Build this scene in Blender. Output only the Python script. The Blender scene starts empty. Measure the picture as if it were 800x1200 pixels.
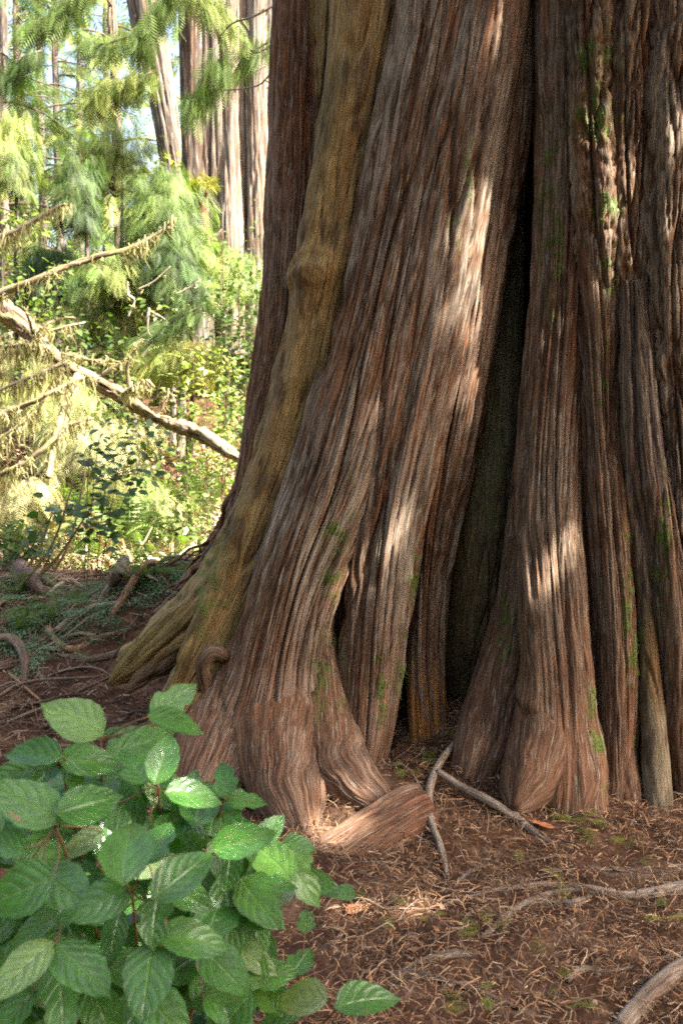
import bpy, math, random
import numpy as np
from mathutils import Vector, Matrix

# ------------------------------------------------------------------ camera, sky, sun, exposure
SC = bpy.context.scene
COL = SC.collection
R_ = math.radians
PITCH = R_(8.0); CAMZ = 1.55; FPX = 1153.0
cam_d = bpy.data.cameras.new("camera"); cam = bpy.data.objects.new("camera", cam_d); COL.objects.link(cam)
cam.location = (0, 0, CAMZ); cam.rotation_euler = (math.pi/2 - PITCH, 0, 0)
cam_d.sensor_fit = 'VERTICAL'; cam_d.sensor_height = 24.0; cam_d.lens = 24.0*FPX/1200
cam_d.clip_start = 0.05; cam_d.clip_end = 2000
cam_d.dof.use_dof = True; cam_d.dof.focus_distance = 3.35; cam_d.dof.aperture_fstop = 4.5
SC.camera = cam

SUN = np.array([0.66, -0.28, 0.80]); SUN /= np.linalg.norm(SUN)      # towards the sun
W = bpy.data.worlds.new("World"); SC.world = W; W.use_nodes = True
wn = W.node_tree; sky = wn.nodes.new('ShaderNodeTexSky'); sky.sky_type = 'NISHITA'; sky.sun_disc = False
sky.sun_elevation = math.asin(SUN[2]); sky.sun_rotation = math.atan2(SUN[0], SUN[1])
sky.dust_density = 7.0; sky.air_density = 1.0; sky.ozone_density = 0.3
wn.nodes['Background'].inputs[1].default_value = 0.118
wn.links.new(sky.outputs[0], wn.nodes['Background'].inputs[0])
sl = bpy.data.lights.new("sun", 'SUN'); sl.energy = 5.0; sl.angle = R_(0.53); sl.color = (1, 0.95, 0.86)
so = bpy.data.objects.new("sun", sl); COL.objects.link(so)
so.rotation_euler = Vector(SUN).to_track_quat('Z', 'Y').to_euler()
SC.view_settings.view_transform = 'Standard'; SC.view_settings.look = 'None'
SC.view_settings.exposure = 2.65; SC.view_settings.gamma = 1.0
SC.cycles.use_denoising = False; SC.cycles.use_adaptive_sampling = False; SC.cycles.sampling_pattern = 'BLUE_NOISE'; SC.cycles.sample_clamp_indirect = 0.5; SC.cycles.caustics_reflective = False; SC.cycles.caustics_refractive = False; SC.cycles.blur_glossy = 2.0; SC.cycles.use_light_tree = False; SC.cycles.filter_width = 1.85;  SC.cycles.max_bounces = 6; SC.cycles.diffuse_bounces = 3; SC.cycles.transmission_bounces = 4; SC.cycles.transparent_max_bounces = 4

rnd = random.Random(7); rs = np.random.RandomState(11)
CP = np.array([0, 0, CAMZ])
cF = np.array([0, math.cos(PITCH), -math.sin(PITCH)]); cU = np.array([0, math.sin(PITCH), math.cos(PITCH)]); cR = np.array([1., 0, 0])

def ray(px, py): return cF + cR*((px-400)/FPX) + cU*((600-py)/FPX)
def at(px, py, Y):
    """the point of the place seen in that direction, Y metres in front"""
    r = ray(px, py); return CP + r*(Y/r[1])

# ------------------------------------------------------------------ noise
def _h(ix, iy, s):
    h = (ix.astype(np.int64)*374761393 + iy.astype(np.int64)*668265263 + s*974634777) & 0xffffffff
    h = ((h ^ (h >> 13))*1274126177) & 0xffffffff
    h = ((h ^ (h >> 16))*2246822519) & 0xffffffff
    return (h ^ (h >> 15)) & 0xffffffff
def pn(x, y, s=0):
    x = np.asarray(x, float); y = np.asarray(y, float)
    x, y = np.broadcast_arrays(x, y)
    ix = np.floor(x); iy = np.floor(y); fx = x-ix; fy = y-iy
    ux = fx*fx*fx*(fx*(fx*6-15)+10); uy = fy*fy*fy*(fy*(fy*6-15)+10)
    def g(dx, dy):
        a = _h(ix+dx, iy+dy, s).astype(np.float64)*(2*math.pi/4294967296.0)
        return np.cos(a)*(fx-dx) + np.sin(a)*(fy-dy)
    n0 = g(0, 0)*(1-ux)+g(1, 0)*ux; n1 = g(0, 1)*(1-ux)+g(1, 1)*ux
    return (n0*(1-uy)+n1*uy)*1.5
def fbm(x, y, s=0, o=4):
    t = 0; a = 1.0; n = 0
    for k in range(o):
        t = t + a*pn(x*2**k, y*2**k, s+k*17); n += a; a *= .5
    return t/n
def rdg(x, y, s=0): return 1-np.abs(pn(x, y, s))*2.2        # sharp at the crest
def sst(a, b, x):
    t = np.clip((np.asarray(x, float)-a)/(b-a), 0, 1); return t*t*(3-2*t)

# ------------------------------------------------------------------ mesh building
def mkmesh(name, V, F, mat=None, uv=None, col=None, smooth=True, F3=None):
    V = np.asarray(V, np.float32); me = bpy.data.meshes.new(name)
    parts = [np.asarray(f, np.int32) for f in ([F] if F is not None and len(F) else []) + ([F3] if F3 is not None and len(F3) else [])]
    me.vertices.add(len(V)); me.vertices.foreach_set('co', V.ravel())
    loops = np.concatenate([p.ravel() for p in parts]); tot = np.concatenate([np.full(len(p), p.shape[1], np.int32) for p in parts])
    st = np.concatenate([[0], np.cumsum(tot)[:-1]]).astype(np.int32)
    me.loops.add(len(loops)); me.loops.foreach_set('vertex_index', loops)
    me.polygons.add(len(tot)); me.polygons.foreach_set('loop_start', st); me.polygons.foreach_set('loop_total', tot)
    if smooth: me.polygons.foreach_set('use_smooth', np.ones(len(tot), bool))
    me.update(calc_edges=True)
    if uv is not None:
        l = me.uv_layers.new(name='UVMap'); l.data.foreach_set('uv', np.asarray(uv, np.float32)[loops].ravel())
    if col is not None:
        c = np.ones((len(V), 4), np.float32); c[:, :3] = col
        a = me.color_attributes.new('tint', 'FLOAT_COLOR', 'POINT'); a.data.foreach_set('color', c.ravel())
    me.validate()
    if mat: me.materials.append(mat)
    return me
def ob(name, me, parent=None, label=None, cat=None, group=None, kind=None, loc=None):
    o = bpy.data.objects.new(name, me); COL.objects.link(o)
    if parent is not None: o.parent = parent
    if loc is not None: o.location = tuple(loc)
    if label: o['label'] = label
    if cat: o['category'] = cat
    if group: o['group'] = group
    if kind: o['kind'] = kind
    return o
class Part:
    """world-space mesh hung under a thing whose empty stands at root"""
    pass
def child(name, V, F, mat, root, parent=None, **k):
    """mesh given in world coordinates, made a part of root (or a sub-part of parent)"""
    kw = {q: k.pop(q) for q in ('label', 'kind') if q in k}
    off = np.array(root.location)
    me = mkmesh(name, np.asarray(V)-off, F, mat, **k)
    return ob(name, me, parent if parent is not None else root, **kw)
def thing(name, loc, label, cat, group=None):
    return ob(name, None, None, label, cat, group, loc=loc)

def spline(K, step):
    """Catmull-Rom through rows of K; first 3 columns are the place; resampled by arc length"""
    K = np.asarray(K, float); n = len(K)
    E = np.vstack([2*K[0]-K[1], K, 2*K[-1]-K[-2]]); out = []
    for i in range(n-1):
        p0, p1, p2, p3 = E[i:i+4]; t = np.linspace(0, 1, 24, endpoint=False)[:, None]
        out.append(.5*((2*p1)+(-p0+p2)*t+(2*p0-5*p1+4*p2-p3)*t**2+(-p0+3*p1-3*p2+p3)*t**3))
    out.append(K[-1:]); D = np.vstack(out)
    s = np.concatenate([[0], np.cumsum(np.linalg.norm(np.diff(D[:, :3], axis=0), axis=1))])
    m = max(4, int(s[-1]/step)+1); q = np.linspace(0, s[-1], m)
    return np.stack([np.interp(q, s, D[:, j]) for j in range(D.shape[1])], 1), q

def tube(K, nu=12, step=.03, ref=(0, 1, 0), disp=None, dense=1.0, close=True, seed=0):
    """K rows: x y z ra rb (half width, half depth). disp(u, v, theta) -> outward offset in metres.
    Returns V, F, UV(metres), extra dict"""
    S, q = spline(K, step); P = S[:, :3]; ra = np.maximum(S[:, 3], 1e-4); rb = np.maximum(S[:, 4], 1e-4)
    T = np.gradient(P, axis=0); T /= np.linalg.norm(T, axis=1)[:, None]+1e-9
    ref = np.array(ref, float); Rf = np.tile(ref, (len(P), 1))
    side = np.cross(T, Rf); ln = np.linalg.norm(side, axis=1)
    bad = ln < .05
    side[bad] = np.array([1., 0, 0]); side /= np.linalg.norm(side, axis=1)[:, None]
    for i in range(1, len(side)):                    # keep it from flipping
        if np.dot(side[i], side[i-1]) < 0: side[i] *= -1
    fr = np.cross(side, T); fr /= np.linalg.norm(fr, axis=1)[:, None]
    if np.dot(fr.mean(0), ref) > 0: fr = -fr; 
    t = np.linspace(-1, 1, nu+1)[:-1]
    th = math.pi*(t*(1-.45*dense)+.45*dense*t**3) if dense > 0 else math.pi*t
    Rm = float(np.mean((S[:, 3]+S[:, 4])/2))
    TH, Q = np.meshgrid(th, q); U = TH*Rm
    ca, sa = np.cos(TH), np.sin(TH)
    A = ra[:, None]; B = rb[:, None]
    dirn = side[:, None, :]*(sa/A*1.0)[..., None]*A[..., None]*(1/A)[..., None] + fr[:, None, :]*(ca/B)[..., None]
    dirn = side[:, None, :]*(sa/A)[..., None] + fr[:, None, :]*(ca/B)[..., None]
    dirn /= np.linalg.norm(dirn, axis=2)[..., None]
    V = P[:, None, :] + side[:, None, :]*(sa*A)[..., None] + fr[:, None, :]*(ca*B)[..., None]
    ex = {}
    if disp is not None:
        d = disp(U, Q, TH, V)
        if isinstance(d, tuple): d, ex = d
        lim = np.minimum(1, np.minimum(A, B)/.03)
        V = V + dirn*(d*lim)[..., None]
    m, n = V.shape[:2]; idx = np.arange(m*n).reshape(m, n)
    a = idx[:-1]; b = idx[1:]
    F = np.stack([a, np.roll(a, -1, 1), np.roll(b, -1, 1), b], -1).reshape(-1, 4)
    V = V.reshape(-1, 3); UV = np.stack([U, Q], -1).reshape(-1, 2); F3 = None
    if close:
        c0, c1 = len(V), len(V)+1
        V = np.vstack([V, P[0], P[-1]]); UV = np.vstack([UV, [0, q[0]], [0, q[-1]]])
        j = np.arange(n); k = (j+1) % n
        F3 = np.vstack([np.stack([idx[0][k], idx[0][j], np.full(n, c0)], 1), np.stack([idx[-1][j], idx[-1][k], np.full(n, c1)], 1)])
        for kx in ex: ex[kx] = np.concatenate([ex[kx].reshape(m*n, -1), ex[kx].reshape(m*n, -1)[[0, -1]]])
    else:
        for kx in ex: ex[kx] = ex[kx].reshape(m*n, -1)
    # outward winding check
    f = F[len(F)//2]; nrm = np.cross(V[f[1]]-V[f[0]], V[f[3]]-V[f[0]]); cen = P[min(len(P)-1, (len(F)//2)//n)]
    if np.dot(nrm, V[f[0]]-cen) < 0: F = F[:, ::-1]; F3 = F3[:, ::-1] if F3 is not None else None
    return V, F, UV, F3, ex

class Batch:
    """many small pieces gathered into one mesh"""
    def __init__(s): s.V = []; s.F4 = []; s.F3 = []; s.C = []; s.U = []; s.n = 0
    def add(s, V, F4=None, F3=None, col=(1, 1, 1), uv=None):
        V = np.asarray(V, float); s.V.append(V)
        if F4 is not None and len(F4): s.F4.append(np.asarray(F4)+s.n)
        if F3 is not None and len(F3): s.F3.append(np.asarray(F3)+s.n)
        c = np.asarray(col, float); s.C.append(np.broadcast_to(c, (len(V), 3)) if c.ndim == 1 else c)
        s.U.append(np.zeros((len(V), 2)) if uv is None else uv); s.n += len(V)
    def many(s, tv, f4, f3, M, pos, col, uv=None):
        """tv (k,3) template; M (n,3,3) columns = axes (scaled); pos (n,3); col (n,3)"""
        n = len(pos); k = len(tv)
        if n == 0: return
        V = np.einsum('nij,kj->nki', M, tv)+pos[:, None, :]
        s.V.append(V.reshape(-1, 3)); o = (np.arange(n)*k)[:, None, None]+s.n
        if f4 is not None and len(f4): s.F4.append((np.asarray(f4)[None]+o).reshape(-1, 4))
        if f3 is not None and len(f3): s.F3.append((np.asarray(f3)[None]+o).reshape(-1, 3))
        s.C.append(np.repeat(col, k, 0)); s.U.append(np.zeros((n*k, 2)) if uv is None else np.tile(uv, (n, 1))); s.n += n*k
    def empty(s): return s.n == 0
    def mesh(s, name, mat, off=(0, 0, 0), smooth=False):
        return mkmesh(name, np.vstack(s.V)-np.array(off), np.vstack(s.F4) if s.F4 else None, mat, uv=np.vstack(s.U), col=np.vstack(s.C),
                      smooth=smooth, F3=np.vstack(s.F3) if s.F3 else None)

def frames(d, up, roll=None):
    """n matrices whose columns are side, d, normal"""
    d = d/np.linalg.norm(d, axis=1)[:, None]; s = np.cross(d, up); l = np.linalg.norm(s, axis=1)
    s[l < 1e-4] = [1, 0, 0]; s /= np.linalg.norm(s, axis=1)[:, None]; n = np.cross(s, d)
    if roll is not None:
        c, q = np.cos(roll)[:, None], np.sin(roll)[:, None]; s, n = s*c+n*q, n*c-s*q
    return np.stack([s, d, n], 2)

# ------------------------------------------------------------------ materials
def nodemat(name):
    m = bpy.data.materials.new(name); m.use_nodes = True; nt = m.node_tree
    return m, nt, nt.nodes, nt.links, nt.nodes['Principled BSDF']
def bark_mat(name, rough=.85, su=70, sv=3.5, bump=.75, mult=(.5, 1.5), spec=.25, flk=.8):
    m, nt, N, L, P = nodemat(name)
    a = N.new('ShaderNodeAttribute'); a.attribute_name = 'tint'
    uv = N.new('ShaderNodeUVMap'); mp = N.new('ShaderNodeMapping'); mp.inputs['Scale'].default_value = (su, sv, 1)
    L.new(uv.outputs[0], mp.inputs[0])
    n1 = N.new('ShaderNodeTexNoise'); n1.inputs['Scale'].default_value = 1; n1.inputs['Detail'].default_value = 6; n1.inputs['Roughness'].default_value = .65
    n1.inputs['Distortion'].default_value = .4
    L.new(mp.outputs[0], n1.inputs[0])
    mp2 = N.new('ShaderNodeMapping'); mp2.inputs['Scale'].default_value = (su*3.4, sv*3, 1); L.new(uv.outputs[0], mp2.inputs[0])
    n2 = N.new('ShaderNodeTexNoise'); n2.inputs['Scale'].default_value = 1; n2.inputs['Detail'].default_value = 4; L.new(mp2.outputs[0], n2.inputs[0])
    mr = N.new('ShaderNodeMapRange'); mr.inputs[1].default_value = .3; mr.inputs[2].default_value = .72
    mr.inputs[3].default_value = mult[0]; mr.inputs[4].default_value = mult[1]; L.new(n1.outputs[0], mr.inputs[0])
    mr2 = N.new('ShaderNodeMapRange'); mr2.inputs[1].default_value = .3; mr2.inputs[2].default_value = .7
    mr2.inputs[3].default_value = .8; mr2.inputs[4].default_value = 1.18; L.new(n2.outputs[0], mr2.inputs[0])
    mu = N.new('ShaderNodeMath'); mu.operation = 'MULTIPLY'; L.new(mr.outputs[0], mu.inputs[0]); L.new(mr2.outputs[0], mu.inputs[1])
    vm = N.new('ShaderNodeVectorMath'); vm.operation = 'SCALE'; L.new(a.outputs['Color'], vm.inputs[0]); L.new(mu.outputs[0], vm.inputs['Scale'])
    def nz(sc, det=3):
        q_ = N.new('ShaderNodeMapping'); q_.inputs['Scale'].default_value = (*sc, 1); L.new(uv.outputs[0], q_.inputs[0])
        r_ = N.new('ShaderNodeTexNoise'); r_.inputs['Scale'].default_value = 1; r_.inputs['Detail'].default_value = det; r_.inputs['Distortion'].default_value = .5; L.new(q_.outputs[0], r_.inputs[0]); return r_.outputs[0]
    def mh(op, a_, b_, cl=False):
        q_ = N.new('ShaderNodeMath'); q_.operation = op; q_.use_clamp = cl
        for i_, v_ in enumerate((a_, b_)):
            if isinstance(v_, (int, float)): q_.inputs[i_].default_value = v_
            else: L.new(v_, q_.inputs[i_])
        return q_.outputs[0]
    def mxc(fac, a_, b_):
        q_ = N.new('ShaderNodeMix'); q_.data_type = 'RGBA'; L.new(fac, q_.inputs[0]); L.new(a_, q_.inputs[6]); q_.inputs[7].default_value = (*b_, 1); return q_.outputs[2]
    # thin fissures showing darker inner bark, and pale weathered flecks
    ln1 = mh('SUBTRACT', 1, mh('DIVIDE', mh('ABSOLUTE', mh('SUBTRACT', nz((su*1.5, sv*.45)), .5), 0), .028), True)
    ln2 = mh('SUBTRACT', 1, mh('DIVIDE', mh('ABSOLUTE', mh('SUBTRACT', nz((su*3.2, sv*1.2)), .47), 0), .035), True)
    lines = mh('MAXIMUM', ln1, mh('MULTIPLY', ln2, .7))
    fleck = mh('MULTIPLY', mh('SUBTRACT', nz((su*2.4, sv*3.2)), .585), 12, True); fleck = mh('MULTIPLY', fleck, flk)
    col_ = mxc(mh('MULTIPLY', lines, .72), vm.outputs[0], (.028, .016, .010))
    col_ = mxc(fleck, col_, (.34, .285, .22))
    L.new(col_, P.inputs['Base Color'])
    P.inputs['Roughness'].default_value = rough; P.inputs['Specular IOR Level'].default_value = spec
    ad = N.new('ShaderNodeMath'); ad.operation = 'MULTIPLY_ADD'; L.new(n2.outputs[0], ad.inputs[0]); ad.inputs[1].default_value = .4; L.new(n1.outputs[0], ad.inputs[2])
    b = N.new('ShaderNodeBump'); b.inputs['Strength'].default_value = bump; b.inputs['Distance'].default_value = .006
    L.new(mh('SUBTRACT', ad.outputs[0], mh('MULTIPLY', lines, .8)), b.inputs['Height']); L.new(b.outputs[0], P.inputs['Normal'])
    return m
def leaf_mat(name, trans=.35, rough=.5, tint=True, color=(.1, .2, .04), spec=.35, tcol=(1.25, 1.5, .5)):
    m, nt, N, L, P = nodemat(name)
    a = N.new('ShaderNodeAttribute'); a.attribute_name = 'tint'
    P.inputs['Roughness'].default_value = rough; P.inputs['Specular IOR Level'].default_value = spec
    L.new(a.outputs['Color'], P.inputs['Base Color'])
    tr = N.new('ShaderNodeBsdfTranslucent'); vm = N.new('ShaderNodeVectorMath'); vm.operation = 'MULTIPLY'
    L.new(a.outputs['Color'], vm.inputs[0]); vm.inputs[1].default_value = tcol; L.new(vm.outputs[0], tr.inputs[0])
    mx = N.new('ShaderNodeMixShader'); mx.inputs[0].default_value = trans
    L.new(P.outputs[0], mx.inputs[1]); L.new(tr.outputs[0], mx.inputs[2]); L.new(mx.outputs[0], N['Material Output'].inputs[0])
    return m
M_BARK = bark_mat("cedar_bark")
M_SMOOTH = bark_mat("smooth_root_bark", rough=.5, su=55, sv=2.5, bump=.35, mult=(.65, 1.3), spec=.4, flk=.25)
M_WOOD = bark_mat("weathered_wood", rough=.75, su=120, sv=8, bump=.6, mult=(.55, 1.4), flk=.3)
M_FAR = bark_mat("distant_bark", su=18, sv=1.2, bump=.5, mult=(.5, 1.4))
M_NEEDLE = leaf_mat("conifer_needles", .3, .6)
M_LEAF = leaf_mat("shrub_leaves", .4, .4)
M_FERN = leaf_mat("fern_fronds", .4, .5)
M_MOSS = leaf_mat("moss", .25, .9, spec=.1)
M_LICHEN = leaf_mat("beard_lichen", .45, .9, spec=.05, tcol=(1.1, 1.15, .7))
M_LITTER = leaf_mat("dry_litter", .08, .75, spec=.2, tcol=(1, .8, .6))

# ------------------------------------------------------------------ terrain
def hgt(x, y):
    x = np.asarray(x, float); y = np.asarray(y, float)
    left = sst(.2, -.9, x)
    z = .27*sst(3.4, 6.0, y)*left - .22*sst(6.2, 6.9, y)*left
    z = z + 1.75*sst(6.4, 13.5, y) + 2.2*sst(13, 40, y)
    z = z + .36*np.exp(-(((x+.85)/.55)**2+((y-5.1)/.6)**2))
    z = z + .16*np.exp(-(((x-.42)/.35)**2+((y-3.95)/.45)**2))
    z = z + .11*np.exp(-(((x-.17)/.26)**2+((y-3.36)/.17)**2))
    z = z + .035*np.exp(-(((x-.30)/.10)**2+((y-3.12)/.10)**2))
    z = z - .10*sst(2.6, 1.2, y)*sst(-.2, 1.2, x)
    z = z + .05*fbm(x*1.1, y*1.1, 3, 3) + .018*fbm(x*5, y*5, 9, 3)
    far = sst(10, 60, np.hypot(x, y))
    return z + far*1.5*fbm(x*.05, y*.05, 21, 3) + .25*sst(7, 12, y)*fbm(x*.6, y*.6, 31, 3)
def gpt(px, py, lift=0.0):
    """where the line of sight meets the ground"""
    r = ray(px, py); lo, t = .6, .6
    while t < 60:
        p = CP+r*t
        if p[2] < hgt(p[0], p[1])+lift: break
        t *= 1.01
    return CP+r*t
def axis(lo, hi, step, far, grow=1.25):
    c = list(np.arange(lo, hi, step)); d = step
    a = [lo]; 
    while a[-1] > -far: d = min(d*grow, 40); a.append(a[-1]-d)
    d = step; b = [hi]
    while b[-1] < far: d = min(d*grow, 40); b.append(b[-1]+d)
    return np.array(sorted(set(a[1:]+c+b)))
gx = axis(-3.0, 1.9, .022, 400); gy = axis(1.9, 6.8, .026, 400)
X, Y = np.meshgrid(gx, gy); Z = hgt(X, Y)
near = ((X > -3.2) & (X < 2.1) & (Y > 1.6) & (Y < 7.2))
Z = Z + near*(.010*fbm(X*22, Y*22, 41, 3) + .006*pn(X*55, Y*55, 43))
m, n = X.shape; idx = np.arange(m*n).reshape(m, n)
F = np.stack([idx[:-1, :-1], idx[:-1, 1:], idx[1:, 1:], idx[1:, :-1]], -1).reshape(-1, 4)
gm, nt, N, L, P = nodemat("forest_floor")
tc = N.new('ShaderNodeTexCoord'); n1 = N.new('ShaderNodeTexNoise'); n1.inputs['Scale'].default_value = 5; n1.inputs['Detail'].default_value = 10; n1.inputs['Roughness'].default_value = .7
n2 = N.new('ShaderNodeTexNoise'); n2.inputs['Scale'].default_value = 60; n2.inputs['Detail'].default_value = 6
L.new(tc.outputs['Object'], n1.inputs[0]); L.new(tc.outputs['Object'], n2.inputs[0])
cr = N.new('ShaderNodeValToRGB'); L.new(n1.outputs[0], cr.inputs[0])
e = cr.color_ramp.elements; e[0].position = .3; e[0].color = (.03, .02, .014, 1); e[1].position = .72; e[1].color = (.17, .105, .065, 1)
q = e.new(.5); q.color = (.07, .034, .02, 1)
mx = N.new('ShaderNodeMix'); mx.data_type = 'RGBA'; mx.blend_type = 'OVERLAY'; mx.inputs[0].default_value = .9
L.new(cr.outputs[0], mx.inputs[6]); L.new(n2.outputs[0], mx.inputs[7]); L.new(mx.outputs[2], P.inputs['Base Color'])
P.inputs['Roughness'].default_value = .95; P.inputs['Specular IOR Level'].default_value = .1
b = N.new('ShaderNodeBump'); b.inputs['Distance'].default_value = .01; b.inputs['Strength'].default_value = .8; L.new(n2.outputs[0], b.inputs['Height']); L.new(b.outputs[0], P.inputs['Normal'])
ob('ground', mkmesh('ground', np.stack([X, Y, Z], -1).reshape(-1, 3), F, gm), kind='structure')

# ------------------------------------------------------------------ cedar bark: relief and colour
BROWN = np.array([.165, .088, .046]); GREY = np.array([.34, .272, .205]); RED = np.array([.31, .125, .050]); DARK = np.array([.052, .027, .016])
OCHRE = np.array([.19, .125, .045]); OLIVE = np.array([.105, .09, .035]); MOSSC = np.array([.11, .16, .028]); ORANGE = np.array([.40, .17, .04]); PALE = np.array([.34, .27, .21])
def mix(a, b, t): return a*(1-t[..., None])+b*t[..., None]
MOSS_SPOTS = []    # (point, radius, strength)
def moss_at(V):
    m = np.zeros(V.shape[:-1])
    for p, r, s in MOSS_SPOTS:
        d2 = ((V-p)**2)
        if np.ndim(r): d = (d2/np.array(r)**2).sum(-1)
        else: d = d2.sum(-1)/r**2
        m = np.maximum(m, s*np.exp(-d*1.2))
    return m
BUMPS = []         # (point, radius, height, rings)
def bumps(V):
    d = np.zeros(V.shape[:-1])
    for p, r, h, k in BUMPS:
        q = np.sqrt(((V-p)**2).sum(-1))/r
        d += np.exp(-q*q)*h + (np.exp(-q*q*.7)*np.cos(q*k)*h*.16 if k else 0)
    return d
EXTRA = lambda V: 0.0
def relief(style, seed, amp=1.0, tone=None):
    """returns disp(U, Q, TH, V) -> (offset, {'col'})"""
    def f(U, Q, TH, V):
        w = .003*pn(U/.05, Q/.4, seed+50)+.016*pn(U/.2, Q/1.1, seed+51)
        u = U+w
        big = pn(u/.17, Q/1.3, seed)*.022 + pn(u/.085, Q/1.1, seed+1)*.013 + EXTRA(V)
        def crk(a_, b_, w_, s_): return np.clip(1-np.abs(pn(u/a_, Q/b_, seed+s_))/w_, 0, 1)**1.3     # thin long fissures
        if style == 'twist':
            r1 = pn(u/.024, Q/.9, seed+2); r2 = pn(u/.010, Q/.45, seed+3); r3 = pn(u/.006, Q/.06, seed+4)
            c1 = crk(.095, 1.6, .11, 8); c2 = crk(.042, 1.0, .15, 9); c3 = crk(.019, .55, .20, 10)
            h = big+.006*r1+.0026*r2+.0014*r3-.034*c1-.015*c2-.0065*c3
            hh = .5*r1+.5*r2+.4*r3-1.3*c1-1.0*c2-.8*c3+.35
        elif style == 'plate':
            c1 = crk(.075, .8, .16, 8); c2 = crk(.036, .30, .20, 9); c3 = crk(.020, .09, .25, 10)
            cx = 1.6*np.clip(1-np.abs(pn(u/.045, Q/.055, seed+6))/.12, 0, 1)*sst(-.1, .3, pn(u/.08, Q/.2, seed+12))
            r1 = pn(u/.030, Q/.24, seed+2); r2 = pn(u/.012, Q/.035, seed+3)
            step_ = .5*pn(u/.06, Q/.10, seed+13)
            h = big*1.2+.006*r1+.0028*r2+.006*step_-.036*c1-.018*c2-.009*c3-.009*cx
            hh = .6*r1+.5*r2-1.2*c1-1.0*c2-.8*c3-.5*cx+.4
        elif style == 'fibre':
            c1 = crk(.070, 2.0, .12, 8); c2 = crk(.030, 1.2, .16, 9); c3 = crk(.015, .7, .22, 10)
            r1 = pn(u/.017, Q/1.0, seed+2); r2 = pn(u/.008, Q/.6, seed+3); lump = pn(u/.07, Q/.16, seed+7)*.003
            wr = pn(u/.03, Q/.018, seed+14)*.0009
            h = big*.8+.0036*r1+.0014*r2+lump+wr-.020*c1-.011*c2-.0052*c3
            hh = .5*r1+.4*r2-1.1*c1-.9*c2-.7*c3+.35
        elif style == 'smooth':
            c2 = crk(.045, .5, .10, 9)*.6; c3 = crk(.016, .22, .18, 10)
            r1 = pn(u/.020, Q/.6, seed+2); r2 = pn(u/.008, Q/.3, seed+3); lump = pn(u/.06, Q/.14, seed+7)*.004
            h = big*.6+.0022*r1+.0007*r2+lump-.009*c2-.0035*c3
            hh = .4*r1+.3*r2-.9*c2-.6*c3+.2
        else: # bare weathered wood
            c1 = crk(.055, .5, .14, 8)*crk(.2, .5, 1.0, 18); c3 = crk(.020, .35, .16, 10)
            r1 = pn(u/.03, Q/.5, seed+2); r2 = pn(u/.010, Q/.3, seed+3)
            h = big+.0035*r1+.0012*r2-.018*c1-.003*c3+pn(u/.06, Q/.1, seed+7)*.006
            hh = .4*r1+.3*r2-1.2*c1-.5*c3+.2
        if style in ('twist', 'fibre'): h = big+(h-big)*(.30+.70*sst(.08, .60, V[..., 2]))
        h = h*amp + bumps(V)
        Nn = lambda a, b, s: pn(u/a, Q/b, seed+s)
        g = sst(-.45, .55, .7*Nn(.03, .4, 20)+.5*Nn(.009, .09, 21)+.5*hh+.9*Nn(.22, .8, 19))     # greyed ridges
        rr = sst(.0, .5, Nn(.09, .9, 22)+.5*Nn(.02, .2, 23))
        dk = sst(.1, .6, Nn(.05, .35, 24)+.4*Nn(.015, .1, 25))
        T = tone or dict(base=BROWN, grey=.7, red=.6, dark=.4)
        c = np.broadcast_to(T['base'], U.shape+(3,)).copy()
        c = mix(c, T.get('greyc', GREY), g*T['grey']); c = mix(c, T.get('redc', RED), rr*T['red']*(1-.6*g)); c = mix(c, DARK, dk*T['dark'])
        if 'fn' in T: c = T['fn'](c, U, Q, V, Nn)
        gr = sst(-.05, .35, pn(V[..., 0]*16, V[..., 2]*11, 71)+.8*pn(V[..., 0]*45, V[..., 2]*30, 72))
        mm = np.clip(moss_at(V)*(.25+1.0*gr)-.15, 0, 1)
        c = mix(c, MOSSC, mm)
        h = h+mm*.004*(1+pn(V[..., 0]*160, V[..., 2]*160, 73))
        # reddish, cleaner bark close to the soil
        return h, {'col': c}
    return f

def world_keys(keys):
    K = []
    for px, py, Yc, hw, dr in keys:
        p_ = at(px, py, Yc); w = hw/FPX*np.linalg.norm(p_-CP)*math.cos(math.atan(math.hypot(px-400, py-600)/FPX)); K.append([*p_, w, w*dr])
    return K
def blended(root, k, items):
    """several limbs whose joints are filleted over k metres"""
    global EXTRA
    SP = []
    for it in items:
        S = spline(world_keys(it[1]), .012)[0]; SP.append(S)
    for i, it in enumerate(items):
        oth = [S for j, S in enumerate(SP) if j != i]
        def ex(V, oth=oth):
            sh = V.shape[:-1]; P_ = V.reshape(-1, 3); out = np.zeros(len(P_))
            for S in oth:
                c = S[:, :3]; lo = c.min(0)-S[:, 3].max()-k; hi = c.max(0)+S[:, 3].max()+k
                m_ = np.where(((P_ > lo) & (P_ < hi)).all(1))[0]
                if len(m_) == 0: continue
                r_ = (S[:, 3]+S[:, 4])/2; d = np.full(len(m_), 9.)
                for a in range(0, len(m_), 20000):
                    q = P_[m_[a:a+20000]]; d[a:a+20000] = (np.linalg.norm(q[:, None]-c[None], axis=2)-r_[None]).min(1)
                out[m_] += k*.30*np.clip(1-np.abs(d)/k, 0, 1)**2
            return out.reshape(sh)
        EXTRA = ex
        name, keys, mat, style, seed, amp, tone = it[:7]
        lobe(name, keys, mat, root, style, seed, amp, tone, **(it[7] if len(it) > 7 else {}))
    EXTRA = lambda V: 0.0
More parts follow.
